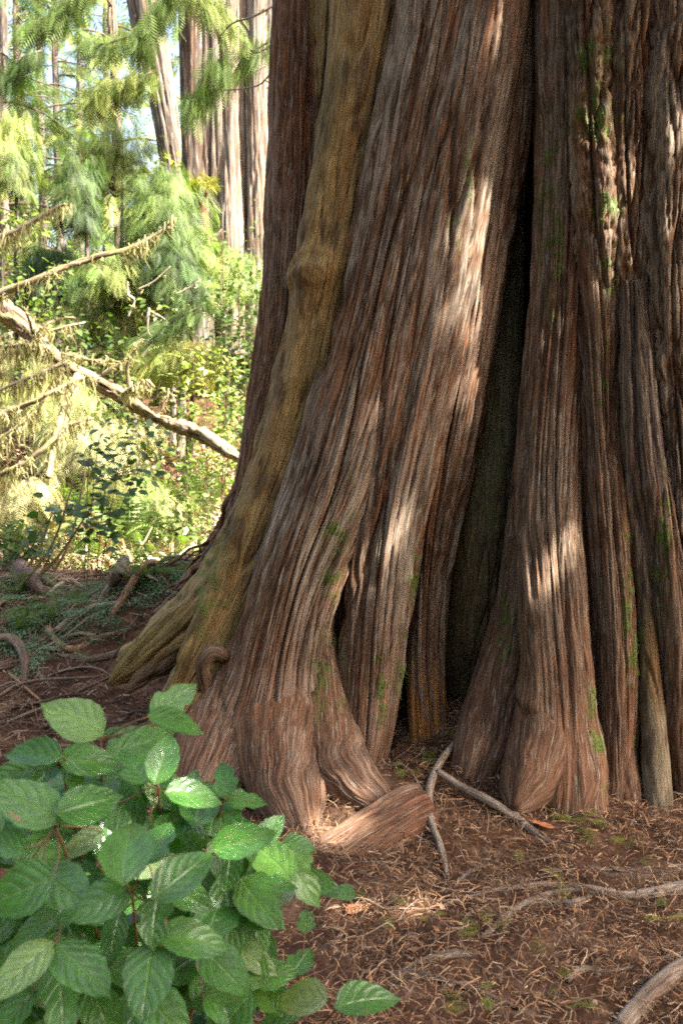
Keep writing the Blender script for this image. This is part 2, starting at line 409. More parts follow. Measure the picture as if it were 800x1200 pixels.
def lobe(name, keys, mat, root, style='twist', seed=1, amp=1.0, tone=None, du=.0050, dv=.013, ref=(0, 1, 0), dense=1.35, parent=None, label=None, world=False):
    """keys: (px, py, Y of the middle, half width in px, depth ratio)"""
    K = []
    for k in keys:
        if world: K.append(k); continue
        px, py, Yc, hw, dr = k
        p = at(px, py, Yc); w = hw/FPX*np.linalg.norm(p-CP)*math.cos(math.atan(math.hypot(px-400, py-600)/FPX))
        K.append([*p, w, w*dr])
    rm = np.mean([(k[3]+k[4])/2 for k in K])
    nu = int(min(420, max(24, 2*math.pi*rm/du*.56)))
    V, F, UV, F3, ex = tube(K, nu, dv, ref, relief(style, seed*101, amp, tone), dense)
    kw = dict(uv=UV, col=ex['col'], F3=F3)
    if label: kw['label'] = label
    return child(name, V, F, mat, root, parent, **kw), V

# tones
def t_main(c, U, Q, V, Nn):
    lo = sst(.95, .15, V[..., 2])
    c = mix(c, np.array([.20, .098, .056]), lo*.6)
    st = sst(.35, .75, Nn(.09, 1.4, 30)); c = mix(c, RED*1.1, st*.30)
    return c
def t_olive(c, U, Q, V, Nn):
    a = sst(-.1, .5, Nn(.12, .5, 31)); c = mix(c, np.array([.10, .085, .03]), a*.6)
    b = sst(.2, .6, Nn(.08, .7, 32)); c = mix(c, np.array([.23, .115, .035]), b*.7)
    d = sst(.30, .5, Nn(.05, .2, 33)); return mix(c, DARK*.9, d*.6)
def t_foot(c, U, Q, V, Nn):
    lo = sst(.85, .15, V[..., 2]); c = mix(c, np.array([.19, .092, .052]), lo*.6); return c
T_MAIN = dict(base=BROWN*1.0, grey=.9, red=.5, dark=.6, fn=t_main)
T_COLRED = dict(base=np.array([.15, .065, .028]), grey=.4, red=.65, dark=.45)
T_OLIVE = dict(base=np.array([.27, .17, .055]), grey=.55, greyc=np.array([.38, .28, .12]), red=.5, redc=np.array([.34, .15, .04]), dark=.35, fn=t_olive)
T_YEL = dict(base=np.array([.24, .155, .05]), grey=.55, greyc=np.array([.36, .27, .12]), red=.35, redc=np.array([.16, .09, .035]), dark=.3,
             fn=lambda c, U, Q, V, Nn: mix(c, np.array([.12, .11, .03]), sst(0, .5, Nn(.1, .6, 34))*.5))
T_FOOT = dict(base=np.array([.165, .082, .045]), grey=.7, greyc=np.array([.25, .18, .12]), red=.4, redc=np.array([.20, .085, .042]), dark=.5, fn=t_foot)
T_RIGHT = dict(base=np.array([.165, .088, .046]), grey=.75, greyc=np.array([.31, .25, .18]), red=.4, dark=.6)
T_COLS = dict(base=np.array([.155, .078, .040]), grey=.7, greyc=np.array([.25, .19, .135]), red=.45, dark=.6, fn=t_foot)
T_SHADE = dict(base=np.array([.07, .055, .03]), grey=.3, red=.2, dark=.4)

for a in [(385, 800, 3.75, 16, 70), (392, 650, 3.6, 10, 60), (412, 600, 3.55, 6, 40), (470, 800, 3.8, 8, 60), (445, 815, 3.5, 10, 45), (490, 680, 3.6, 8, 50),
          (553, 560, 4.2, 26, 120), (558, 170, 3.55, 5, 60), (545, 250, 3.5, 4, 40), (535, 270, 3.5, 5, 30), (655, 160, 3.55, 12, 60), (662, 290, 3.55, 12, 60), (668, 340, 3.5, 7, 30),
          (712, 50, 3.5, 22, 30), (720, 130, 3.5, 18, 20), (722, 232, 3.5, 14, 18), (700, 110, 3.5, 14, 18), (655, 210, 3.5, 10, 50), (720, 430, 3.5, 8, 60), (737, 700, 3.55, 6, 90),
          (730, 310, 3.5, 8, 30), (745, 780, 3.55, 7, 80), (785, 640, 3.5, 8, 90), (690, 850, 3.5, 6, 60), (455, 10, 3.6, 8, 16), (600, 740, 3.6, 8, 60), (255, 700, 3.9, 20, 60)]:
    px, py, Yd, rx, rz = a; MOSS_SPOTS.append((at(px, py, Yd), (rx/FPX*Yd*1.5, .3, rz/FPX*Yd*1.15), 1.8 if py < 350 and px > 640 else 1.15))
BUMPS.append((at(371, 324, 3.84), .048, .050, 9))
BUMPS.append((at(512, 640, 3.80), .035, .024, 8))
BUMPS.append((at(600, 380, 3.75), .08, -.01, 0))
BUMPS.append((at(640, 620, 3.57), .07, .014, 0))
BUMPS.append((at(700, 565, 3.6), .05, .012, 5))
BUMPS.append((at(752, 575, 3.59), .05, .010, 5))

base1 = at(430, 900, 4.1); T1 = thing('twisted_cedar', (base1[0], base1[1], 0), 'huge cedar trunk with twisting grey bark and flaring roots left of the dark cleft', 'tree')
base2 = at(760, 900, 4.1); T2 = thing('fluted_cedar', (base2[0], base2[1], 0), 'huge cedar trunk with mossy plated bark and column-like roots right of the dark cleft', 'tree')

def topw(p, dz, x=0, y=0, w=None, r=None): return [p[0]+x, p[1]+y, p[2]+dz, w, r]
# the twisted tree: inner body reaching far above the picture
tb = [(450, 900, 4.62, 140, 1), (455, 600, 4.6, 125, 1), (465, 300, 4.55, 122, 1), (480, 0, 4.5, 122, 1), (495, -250, 4.5, 122, 1)]
K = []
for px, py, Yc, hw, dr in tb:
    p = at(px, py, Yc); w = hw/FPX*Yc; K.append([*p, w, w*dr])
p = K[-1]; K.append([p[0]+.1, p[1], 6, .42, .42]); K.append([p[0]+.15, p[1]+.1, 10, .3, .3]); K.append([p[0]+.1, p[1]+.1, 15, .12, .12])
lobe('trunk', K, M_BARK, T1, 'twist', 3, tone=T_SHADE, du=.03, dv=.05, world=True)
UP = -260
# left red-brown column (A)
lobe('buttress', [(368, UP, 4.35, 40, 1.3), (359, 0, 4.33, 40, 1.3), (352, 200, 4.33, 36, 1.3), (341, 350, 4.32, 33, 1.3), (322, 460, 4.32, 30, 1.2), (303, 560, 4.30, 26, 1.2), (278, 650, 4.3, 30, 1.2), (245, 730, 4.3, 34, 1.2), (215, 790, 4.3, 26, 1)],
     M_BARK, T1, 'fibre', 11, 1.5, T_COLRED, label='reddish fluted column on the left edge of the trunk')
# second strip between A and B
# olive column with the knot (B)
blended(T1, .07, [
    ('buttress', [(440, UP, 4.02, 42, 1), (428, 0, 4.0, 40, 1), (405, 170, 3.98, 34, 1), (382, 300, 3.95, 33, 1), (366, 400, 3.92, 32, 1), (343, 500, 3.9, 33, 1), (315, 590, 3.85, 34, 1), (283, 680, 3.8, 33, 1), (248, 755, 3.72, 30, 1), (215, 815, 3.65, 24, 1), (190, 860, 3.6, 20, .9), (172, 900, 3.55, 12, .8)], M_WOOD, 'wood', 13, 1.0, T_OLIVE, dict(label='olive weathered column with a knot')),
    ('buttress', [(392, UP, 4.2, 26, 1), (384, 0, 4.2, 24, 1), (378, 140, 4.25, 20, 1), (360, 280, 4.25, 16, 1), (345, 400, 4.2, 16, 1), (322, 500, 4.12, 18, 1), (298, 590, 4.1, 20, 1), (272, 660, 4.06, 22, 1), (240, 712, 4.0, 25, 1), (208, 745, 3.94, 26, 1), (178, 768, 3.9, 20, 1), (150, 788, 3.86, 11, 1), (128, 802, 3.83, 3, 1)], M_WOOD, 'wood', 12, 1.6, T_YEL, dict(label='pale splintery wood flaring out to the left')),
    ('buttress', [(292, 600, 4.06, 8, 1), (265, 655, 4.0, 12, 1), (228, 706, 3.96, 15, 1), (190, 740, 3.91, 13, 1), (158, 762, 3.87, 8, 1), (136, 776, 3.85, 3, 1)], M_WOOD, 'wood', 92, 1.3, T_YEL),
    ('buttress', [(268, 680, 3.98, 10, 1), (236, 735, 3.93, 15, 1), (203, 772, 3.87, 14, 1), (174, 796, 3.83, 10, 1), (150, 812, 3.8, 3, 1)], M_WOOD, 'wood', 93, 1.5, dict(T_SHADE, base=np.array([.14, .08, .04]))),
    ('knot', [(350, 326, 3.90, 4, 1), (357, 312, 3.87, 7, 1), (370, 304, 3.85, 9, 1), (383, 308, 3.86, 7, 1), (390, 322, 3.90, 3, 1)], M_WOOD, 'smooth', 90, 1.0, T_OLIVE, dict(du=.005))])
# main twisting strands
blended(T1, .075, [
    ('buttress', [(545, UP, 3.98, 58, 1), (521, 0, 3.97, 56, 1), (488, 170, 3.95, 58, 1), (464, 300, 3.93, 60, 1), (437, 420, 3.9, 60, 1), (400, 550, 3.84, 60, 1), (358, 660, 3.76, 56, 1), (333, 750, 3.71, 56, 1), (320, 830, 3.67, 66, .95), (314, 890, 3.66, 78, .85), (314, 940, 3.65, 88, .8), (318, 1000, 3.64, 90, .8)], M_BARK, 'twist', 1, 1.0, T_MAIN, dict(label='main grey-brown strand spreading into a foot')),
    ('toe', [(368, 700, 3.78, 12, 1), (374, 780, 3.71, 24, 1), (382, 845, 3.59, 34, 1), (396, 892, 3.46, 37, 1), (418, 922, 3.34, 32, 1), (440, 942, 3.26, 23, 1), (458, 958, 3.21, 8, 1)], M_BARK, 'smooth', 6, 1.2, T_MAIN),
    ('toe', [(330, 720, 3.77, 20, 1), (326, 800, 3.67, 38, 1), (326, 865, 3.52, 47, 1), (334, 917, 3.37, 45, 1), (346, 952, 3.25, 36, 1), (358, 980, 3.16, 20, 1), (366, 994, 3.12, 6, 1)], M_BARK, 'smooth', 7, 1.3, T_MAIN),
    ('toe', [(292, 720, 3.79, 22, 1), (275, 800, 3.70, 36, 1), (257, 865, 3.59, 46, 1), (243, 925, 3.44, 48, 1), (240, 985, 3.28, 40, 1), (248, 1040, 3.13, 22, 1)], M_BARK, 'smooth', 8, 1.4, T_MAIN)])
lobe('buttress', [(590, UP, 3.96, 62, 1), (565, 0, 3.95, 58, 1), (535, 170, 3.92, 58, 1), (505, 330, 3.88, 58, 1), (478, 470, 3.84, 52, 1), (455, 600, 3.80, 44, 1), (440, 700, 3.76, 40, .95), (430, 800, 3.70, 37, .9), (424, 860, 3.64, 34, .9), (420, 905, 3.58, 26, .9), (420, 925, 3.56, 14, .8)],
     M_BARK, T1, 'twist', 2, 1.0, T_MAIN)
lobe('buttress', [(630, UP, 4.05, 42, 1.2), (595, 0, 4.05, 34, 1.3), (582, 170, 4.02, 38, 1.2), (560, 320, 3.98, 40, 1.2), (540, 440, 3.95, 38, 1.1), (520, 550, 3.92, 36, 1), (506, 640, 3.88, 28, 1), (498, 740, 3.86, 24, 1), (499, 820, 3.84, 24, 1), (503, 880, 3.80, 22, .9), (503, 905, 3.79, 10, .8)],
     M_BARK, T1, 'twist', 4, 1.0, dict(T_MAIN, fn=lambda c, U, Q, V, Nn: mix(t_main(c, U, Q, V, Nn), ORANGE*1.2, sst(.46, .24, V[..., 2])*.9*sst(-.5, .3, Nn(.04, .12, 37)))), label='short inner root rotted orange at its foot')
# small strand between
lobe('buttress', [(545, 60, 3.84, 8, 1), (520, 200, 3.80, 14, 1), (492, 340, 3.77, 15, 1), (470, 450, 3.74, 14, 1), (448, 560, 3.71, 11, 1), (430, 640, 3.71, 5, 1)], M_BARK, T1, 'twist', 5, .9, dict(T_MAIN, base=RED*.8, grey=.4))
# toes of the big foot
# the thick surface root in front of the foot
lobe('root', [(200, 1125, 2.88, 24, 1), (270, 1090, 2.92, 32, 1), (325, 1058, 2.97, 37, 1), (375, 1024, 3.02, 38, 1), (420, 996, 3.08, 37, 1), (452, 976, 3.13, 36, 1), (478, 960, 3.17, 35, 1), (494, 951, 3.2, 32, 1), (500, 948, 3.21, 27, 1)],
     M_BARK, T1, 'smooth', 9, 1.7, dict(T_FOOT, base=np.array([.22, .10, .055]), grey=.35, dark=.35, fn=lambda c, U, Q, V, Nn: mix(c, np.array([.13, .05, .025]), .7*sst(.245, .275, V[..., 0]))), ref=(0, .7, -.7), label='thick bare surface root in front of the foot')
# mossy back panel seen in the cleft
lobe('buttress', [(604, -50, 4.35, 20, 1), (594, 250, 4.3, 20, 1), (582, 400, 4.15, 27, 1), (570, 520, 4.06, 33, 1), (558, 640, 4.04, 36, 1), (548, 740, 4.08, 34, 1), (543, 800, 4.15, 28, 1)],
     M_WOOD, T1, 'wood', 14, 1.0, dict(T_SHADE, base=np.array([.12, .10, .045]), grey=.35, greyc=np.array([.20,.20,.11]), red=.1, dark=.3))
# curled roots in the hollow and dark roots behind
def sroot(parent_root, keys, seed, tone=None, mat=None, name='root', r=(0, 1, 0), du=.006):
    return lobe(name, keys, mat or M_WOOD, parent_root, 'smooth', seed, .8, tone or T_FOOT, du=du, dv=.01, ref=r)
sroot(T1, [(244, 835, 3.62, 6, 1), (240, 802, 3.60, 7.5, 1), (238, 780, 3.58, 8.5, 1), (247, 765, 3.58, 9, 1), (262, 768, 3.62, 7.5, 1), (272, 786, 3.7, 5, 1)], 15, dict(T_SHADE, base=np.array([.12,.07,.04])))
rt_ = np.random.RandomState(3)
for k_ in range(15):
    x0_, y0_ = 286-rt_.rand()*14, 560+rt_.rand()*70; x1_, y1_ = 195+rt_.rand()*60, 655+rt_.rand()*65; yd = 4.5-.35*rt_.rand(); hw = 1.6+3.6*rt_.rand(); ks = []
    for q_ in np.linspace(0, 1, 7):
        bow = math.sin(q_*math.pi)*(-10-rt_.rand()*12)
        ks.append((x0_+(x1_-x0_)*q_**1.4+bow*.6+rt_.normal()*3.5, y0_+(y1_-y0_)*q_+rt_.normal()*3, yd+rt_.normal()*.03, hw*(1-.5*q_)*(.8+.4*rt_.rand()), 1))
    sroot(T1, ks, 180+k_, [T_FOOT, T_OLIVE, T_SHADE, T_COLRED][k_ % 4], du=.008)
# the fluted tree
tb = [(860, 900, 4.58, 175, 1), (850, 600, 4.56, 165, 1), (845, 400, 4.45, 160, 1)]
K = []
for px, py, Yc, hw, dr in tb:
    p = at(px, py, Yc); w = hw/FPX*Yc; K.append([*p, w, w*dr])
p = K[-1]; K += [[p[0], p[1], 4, .6, .6], [p[0], p[1]+.1, 7, .5, .5], [p[0], p[1]+.1, 12, .35, .35], [p[0], p[1], 16, .12, .12]]
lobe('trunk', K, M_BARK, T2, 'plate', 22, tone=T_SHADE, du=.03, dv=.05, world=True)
blended(T2, .08, [
    ('buttress', [(665, UP, 3.95, 42, 1.2), (662, 0, 3.93, 40, 1.2), (660, 200, 3.9, 38, 1.2), (655, 330, 3.87, 36, 1.2), (647, 440, 3.82, 38, 1.1), (641, 540, 3.76, 38, 1.1), (640, 620, 3.70, 39, 1.1), (646, 700, 3.63, 40, 1), (652, 780, 3.57, 42, 1), (654, 850, 3.52, 45, 1), (652, 910, 3.47, 50, 1), (650, 970, 3.42, 50, 1)], M_BARK, 'fibre', 23, 1.2, T_COLS, dict(label='thickest column root, bending forward into a foot')),
    ('toe', [(646, 700, 3.74, 10, 1), (643, 780, 3.65, 26, 1), (634, 850, 3.51, 38, 1), (620, 902, 3.38, 37, 1), (609, 930, 3.29, 27, 1), (601, 950, 3.22, 9, 1)], M_BARK, 'smooth', 35, 1.2, T_COLS),
    ('toe', [(664, 750, 3.72, 12, 1), (669, 835, 3.60, 28, 1), (674, 900, 3.47, 33, 1), (673, 938, 3.37, 25, 1), (668, 965, 3.33, 8, 1)], M_BARK, 'smooth', 36, 1.2, T_COLS)])
blended(T2, .09, [
    ('buttress', [(619, 500, 3.95, 14, 1), (609, 640, 3.92, 18, 1), (600, 730, 3.86, 26, 1), (588, 800, 3.76, 35, 1), (575, 855, 3.65, 39, 1), (561, 898, 3.53, 35, 1), (549, 928, 3.45, 23, 1), (541, 948, 3.4, 7, 1)], M_BARK, 'fibre', 24, .8, T_COLS),
    ('toe', [(598, 770, 3.84, 12, 1), (596, 830, 3.76, 22, 1), (596, 880, 3.66, 22, 1), (596, 915, 3.57, 10, 1), (596, 930, 3.53, 4, 1)], M_BARK, 'smooth', 37, 1.0, T_COLS)])
lobe('buttress', [(700, UP, 3.85, 46, 1), (700, 0, 3.84, 46, 1), (695, 150, 3.83, 42, 1), (692, 300, 3.8, 38, 1), (698, 400, 3.76, 32, 1), (702, 480, 3.72, 26, 1), (709, 600, 3.66, 24, 1), (716, 720, 3.62, 24, 1), (719, 820, 3.58, 24, 1), (719, 900, 3.53, 24, 1), (718, 935, 3.48, 24, .9), (718, 958, 3.44, 8, .8)],
     M_BARK, T2, 'fibre', 25, 1.3, T_COLS)
# shaggy plates on the upper trunk
for i, (k, yb, sd) in enumerate([([(740, UP, 3.82, 44, 1), (738, 0, 3.80, 44, 1), (733, 150, 3.78, 42, 1), (730, 280, 3.78, 38, 1), (735, 380, 3.80, 30, 1), (740, 470, 3.84, 20, 1)], 0, 26),
                                 ([(690, UP, 3.74, 30, 1), (687, 0, 3.73, 30, 1), (690, 120, 3.72, 27, 1), (697, 240, 3.72, 24, 1), (700, 320, 3.73, 18, 1), (704, 400, 3.76, 9, 1)], 0, 27),
                                 ([(795, UP, 3.82, 48, 1), (793, 0, 3.80, 48, 1), (788, 150, 3.76, 44, 1), (782, 280, 3.74, 40, 1), (785, 380, 3.73, 38, 1), (792, 480, 3.72, 34, 1), (800, 600, 3.72, 30, 1), (806, 700, 3.72, 26, 1), (806, 850, 3.7, 24, 1), (800, 930, 3.66, 18, 1)], 0, 28),
                                 ([(850, UP, 3.85, 54, 1), (850, 0, 3.84, 54, 1), (848, 300, 3.8, 52, 1), (850, 600, 3.76, 44, 1), (850, 950, 3.7, 40, 1)], 0, 29)]):
    lobe('buttress', k, M_BARK, T2, 'plate', sd, 1.0, T_RIGHT)
lobe('buttress', [(738, 330, 3.70, 16, 1), (742, 420, 3.68, 19, 1), (748, 510, 3.66, 24, 1), (757, 600, 3.66, 28, 1), (765, 700, 3.66, 26, 1), (768, 800, 3.66, 25, 1), (770, 900, 3.6, 22, 1), (770, 950, 3.55, 14, 1)],
     M_BARK, T2, 'fibre', 30, 1.2, dict(T_COLS, base=np.array([.12, .085, .065]), grey=.9))
lobe('buttress', [(752, 660, 3.66, 6, 1), (757, 740, 3.61, 12, 1), (763, 810, 3.57, 14, 1), (769, 880, 3.50, 15, 1), (773, 930, 3.44, 15, 1), (776, 965, 3.38, 13, 1), (777, 982, 3.34, 6, .8)],
     M_WOOD, T2, 'wood', 31, .7, dict(T_OLIVE, base=np.array([.20, .15, .085]), greyc=np.array([.26, .21, .14]), grey=.7, red=.1), label='pale barkless root strip')
lobe('buttress', [(778, 560, 3.62, 8, 1), (787, 640, 3.6, 14, 1), (795, 740, 3.58, 18, 1), (797, 850, 3.56, 18, 1), (800, 930, 3.54, 16, 1), (802, 960, 3.5, 8, 1)], M_BARK, T2, 'fibre', 32, 1.2, T_COLS)
for k, sd in [([(709, 850, 3.57, 12, 1), (704, 905, 3.50, 15, 1), (699, 940, 3.43, 12, .9), (695, 962, 3.38, 4, .8)], 33), ([(727, 850, 3.57, 12, 1), (733, 905, 3.50, 15, 1), (738, 940, 3.44, 12, .9), (742, 962, 3.39, 4, .8)], 34)]:
    lobe('toe', k, M_BARK, T2, 'smooth', sd, 1.2, T_COLS)
# wood that closes the cleft at the back, shared body of the two trunks
K = [[*at(610, 950, 5.0), .35, .3], [*at(612, 500, 5.0), .33, .3], [*at(618, 0, 5.0), .33, .3], [*at(622, -400, 5.0), .3, .3]]
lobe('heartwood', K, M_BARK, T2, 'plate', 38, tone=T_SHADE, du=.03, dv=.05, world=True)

# ------------------------------------------------------------------ foliage pieces
def spray_tpl(pairs=12, droop=.25, w=.42, sub=0, lw=.055):
    """flat spray, axis along +y, length 1"""
    V = []; F4 = []
    def quad(p, d, l, ww, nrm):
        d = d/np.linalg.norm(d); s = np.cross(d, nrm); s /= np.linalg.norm(s); b = len(V)
        V.extend([p, p+d*l*.45+s*ww, p+d*l, p+d*l*.45-s*ww]); F4.append([b, b+1, b+2, b+3])
    nz = np.array([0, 0, 1.])
    for i in range(pairs):
        t = (i+.6)/pairs; p = np.array([0, t, -droop*t*t]); L_ = w*(math.sin(math.pi*min(1, .18+t*.82))*.85+.15)*(1-.25*t)
        for sg in (-1, 1):
            d = np.array([sg*1., .75, -.18-.3*droop])
            if sub == 0: quad(p, d, L_, lw, nz)
            else:
                d = d/np.linalg.norm(d)
                quad(p, d, L_, lw*.32, nz)
                for j in range(sub):
                    tt = (j+.7)/sub; q = p+d*L_*tt+np.array([0, 0, -.10*tt*tt*L_])
                    for s2 in (-1, 1):
                        perp = np.array([-d[1]*s2, d[0]*s2, 0]); quad(q, d*.9+perp*.8, L_*.34*(1.15-tt*.7), lw*.42, nz)
    quad(np.array([0, 0, 0.]), np.array([0, 1., -droop*.8]), 1.06, lw*.3, nz)
    return np.array(V), np.array(F4)
SP0 = spray_tpl(9, .3, .45, 0, .030); SP1 = spray_tpl(8, .25, .5, 4, .034); SP2 = spray_tpl(5, .3, .5, 2, .05); SPC = spray_tpl(6, .2, .5, 0, .105)
def broad_tpl():
    V = np.array([[0, 0, 0], [.30, .32, .05], [.24, .68, .04], [0, 1, -.10], [-.24, .68, .04], [-.30, .32, .05], [0, .5, -.02]])
    F3 = np.array([[0, 1, 6], [1, 2, 6], [2, 3, 6], [3, 4, 6], [4, 5, 6], [5, 0, 6]]); return V, F3
BL = broad_tpl()
def frond_tpl(n=22):
    V = []; F4 = []
    for i in range(n):
        t = (i+1)/n; y = math.sin(t*1.25)/math.sin(1.25); z = .42*math.sin(t*2.4)-.10*t
        L_ = .17*math.sin(math.pi*min(1, .12+.88*t)**.8)+.015
        for sg in (-1, 1):
            b = len(V); w = .5/n
            V += [[0, y, z], [sg*L_*.6, y+w+.02, z-.02], [sg*L_, y+.06, z-.06], [sg*L_*.5, y-w*.6+.02, z-.02]]; F4.append([b, b+1, b+2, b+3])
    pr = None
    for i in range(7):
        t = i/6; y = math.sin(t*1.25)/math.sin(1.25); z = .42*math.sin(t*2.4)-.10*t; w = .008*(1-t*.7); b = len(V)
        V += [[-w, y, z-.004], [w, y, z-.004]]
        if i: F4.append([b-2, b-1, b+1, b])
    return np.array(V), np.array(F4)
FR = frond_tpl()
def jit(c, n, a=.3, r=rs):
    c = np.asarray(c, float); return np.clip(c[None]*(1+a*(r.rand(n, 1)*2-1))*(1+.12*(r.rand(n, 3)*2-1)), 0, 1)
def scaleM(M, s, wx=1.0): 
    s = np.asarray(s)[:, None, None]; M = M*s; M[:, :, 0] *= wx; return M

GR_DK = (.045, .080, .022); GR_MID = (.09, .135, .032); GR_LT = (.145, .205, .045); GR_YL = (.26, .285, .075); GR_BL = (.055, .11, .04)

def rvec(n, r=rs):
    v = r.normal(size=(n, 3)); return v/np.linalg.norm(v, axis=1)[:, None]

def conifer(name, x, y, h, rad, label, trunk_r=.12, zlo=1.0, zhi=9, nb=46, blen=2.0, cols=(GR_MID, GR_DK), lean=(0, 0), tone=None, group=None, ssize=.42, per=13, droop=.5, tpl=None, seed=0, side=None):
    r = np.random.RandomState(seed+100); z0 = float(hgt(x, y))-.1
    t = thing(name, (x, y, z0), label, 'tree', group)
    K = [[x+lean[0]*s, y+lean[1]*s, z0+h*s, trunk_r*(1.25 if s == 0 else 1)*(1-s*.8), trunk_r*(1.25 if s == 0 else 1)*(1-s*.8)] for s in (0, .04, .15, .35, .6, 1)]
    V, F, UV, F3, ex = tube(K, 18, .12, (0, 1, 0), relief('plate', seed*7+3, 1.2, tone or dict(base=np.array([.12, .09, .07]), grey=.9, red=.2, dark=.4)), 0)
    child('trunk', V, F, M_FAR, t, uv=UV, col=ex['col'], F3=F3)
    B = Batch(); br = Batch(); tv, tf = tpl or SP0
    P_, D_ = [], []
    for i in range(nb):
        s = (i+r.rand())/nb; z = zlo+(zhi-zlo)*s; az = r.rand()*2*math.pi if side is None else side[0]+(r.rand()-.5)*side[1]
        f = (z)/h; cx = x+lean[0]*f; cy = y+lean[1]*f; L_ = blen*(.6+.6*r.rand())*(1-.35*s)
        d = np.array([math.cos(az), math.sin(az), .15]); pts = []
        for k in range(6):
            q = k/5; pts.append([cx+d[0]*L_*q, cy+d[1]*L_*q, z0+z+.25*L_*q-droop*L_*q*q, .02*(1-q)+.004, .02*(1-q)+.004])
        V2, F2, U2, F32, _ = tube(pts, 4, L_/6, (0, 0, 1), None, 0); br.add(V2, F2, F32, (.09, .065, .045), U2)
        pts = np.array(pts)[:, :3]
        q = .12+.88*r.rand(per)**.8; pi = np.stack([np.interp(q*5, range(6), pts[:, j]) for j in range(3)], 1)
        tang = np.array([d[0], d[1], -.3]); perp = np.array([-d[1], d[0], -.15])
        sg = np.where(r.rand(per) < .5, -1, 1)[:, None]
        dd = tang*(.5+.7*r.rand(per, 1))+perp*sg*(.9*r.rand(per, 1))+np.array([0, 0, -1])*droop*(.2+.8*r.rand(per, 1))
        P_.append(pi+r.normal(size=(per, 3))*.03); D_.append(dd)
    P_ = np.vstack(P_); D_ = np.vstack(D_); n = len(P_)
    M = scaleM(frames(D_, np.tile([0, 0, 1.], (n, 1)), r.normal(size=n)*.35), ssize*(.6+.8*r.rand(n)))
    w = r.rand(n, 1); col = jit(cols[0], n, .25, r)*w+jit(cols[1], n, .25, r)*(1-w)
    B.many(tv, tf, None, M, P_, col)
    ob('branches', br.mesh('branches', M_FAR, t.location), t, kind='stuff')
    ob('crown', B.mesh('crown', M_NEEDLE, t.location), t)
    return t

# ------------------------------------------------------------------ background trees
def bg(px, Y): return at(px, 600, Y)[0]
T_BG = dict(base=np.array([.15, .105, .075]), grey=.8, greyc=np.array([.23, .20, .165]), red=.2, redc=np.array([.30, .13, .06]), dark=.2)
T_GREY = dict(base=np.array([.10, .08, .065]), grey=.85, greyc=np.array([.20, .18, .16]), red=.15, dark=.5)

bt = thing('background_cedar', (*at(262, 400, 11.5)[:2], 1.2), 'broad pale grey cedar trunk standing in the sun beyond the brush', 'tree')
def far_lobe(keys, seed, tone, amp=2.6, name='trunk', root=bt, du=.020, style='fibre', label=None):
    K = []
    for px, py, Yc, hw in keys:
        p = at(px, py, Yc); w = hw/FPX*Yc; K.append([*p, w, w])
    p = K[0]
    nu = int(max(16, 2*math.pi*np.mean([k[3] for k in K])/du))
    V, F, UV, F3, ex = tube(K, nu, .04, (0, 1, 0), (lambda U, Q, TH, V: relief(style, seed*31, amp, tone)(U/amp, Q/amp, TH, V)), .6)
    kw = dict(uv=UV, col=ex['col'], F3=F3)
    if label: kw['label'] = label
    return child(name, V, F, M_FAR, root, **kw)
far_lobe([(262, -600, 11.8, 34), (262, -200, 11.8, 42), (262, 0, 11.8, 45), (263, 150, 11.8, 47), (262, 260, 11.8, 50), (262, 340, 11.8, 58), (262, 420, 11.8, 70)], 1, T_BG)
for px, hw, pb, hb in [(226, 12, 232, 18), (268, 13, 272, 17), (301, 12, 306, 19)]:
    far_lobe([(px, -400, 11.47, hw*.8), (px, 0, 11.44, hw), (px+1, 150, 11.42, hw*1.05), ((px+pb)/2, 230, 11.36, hw*1.15), (pb, 320, 11.2, hb), (pb+2, 420, 11.0, hb*1.2)], 2+px, dict(T_BG, base=T_BG['base']*(.5 if px < 250 else 1), greyc=np.array([.23, .20, .165])*(.35 if px < 240 else .6 if px < 260 else 1.35 if px > 280 else 1)), 1.3, 'buttress')  # shade painted into the left buttress's colour, sunlight into the right one's

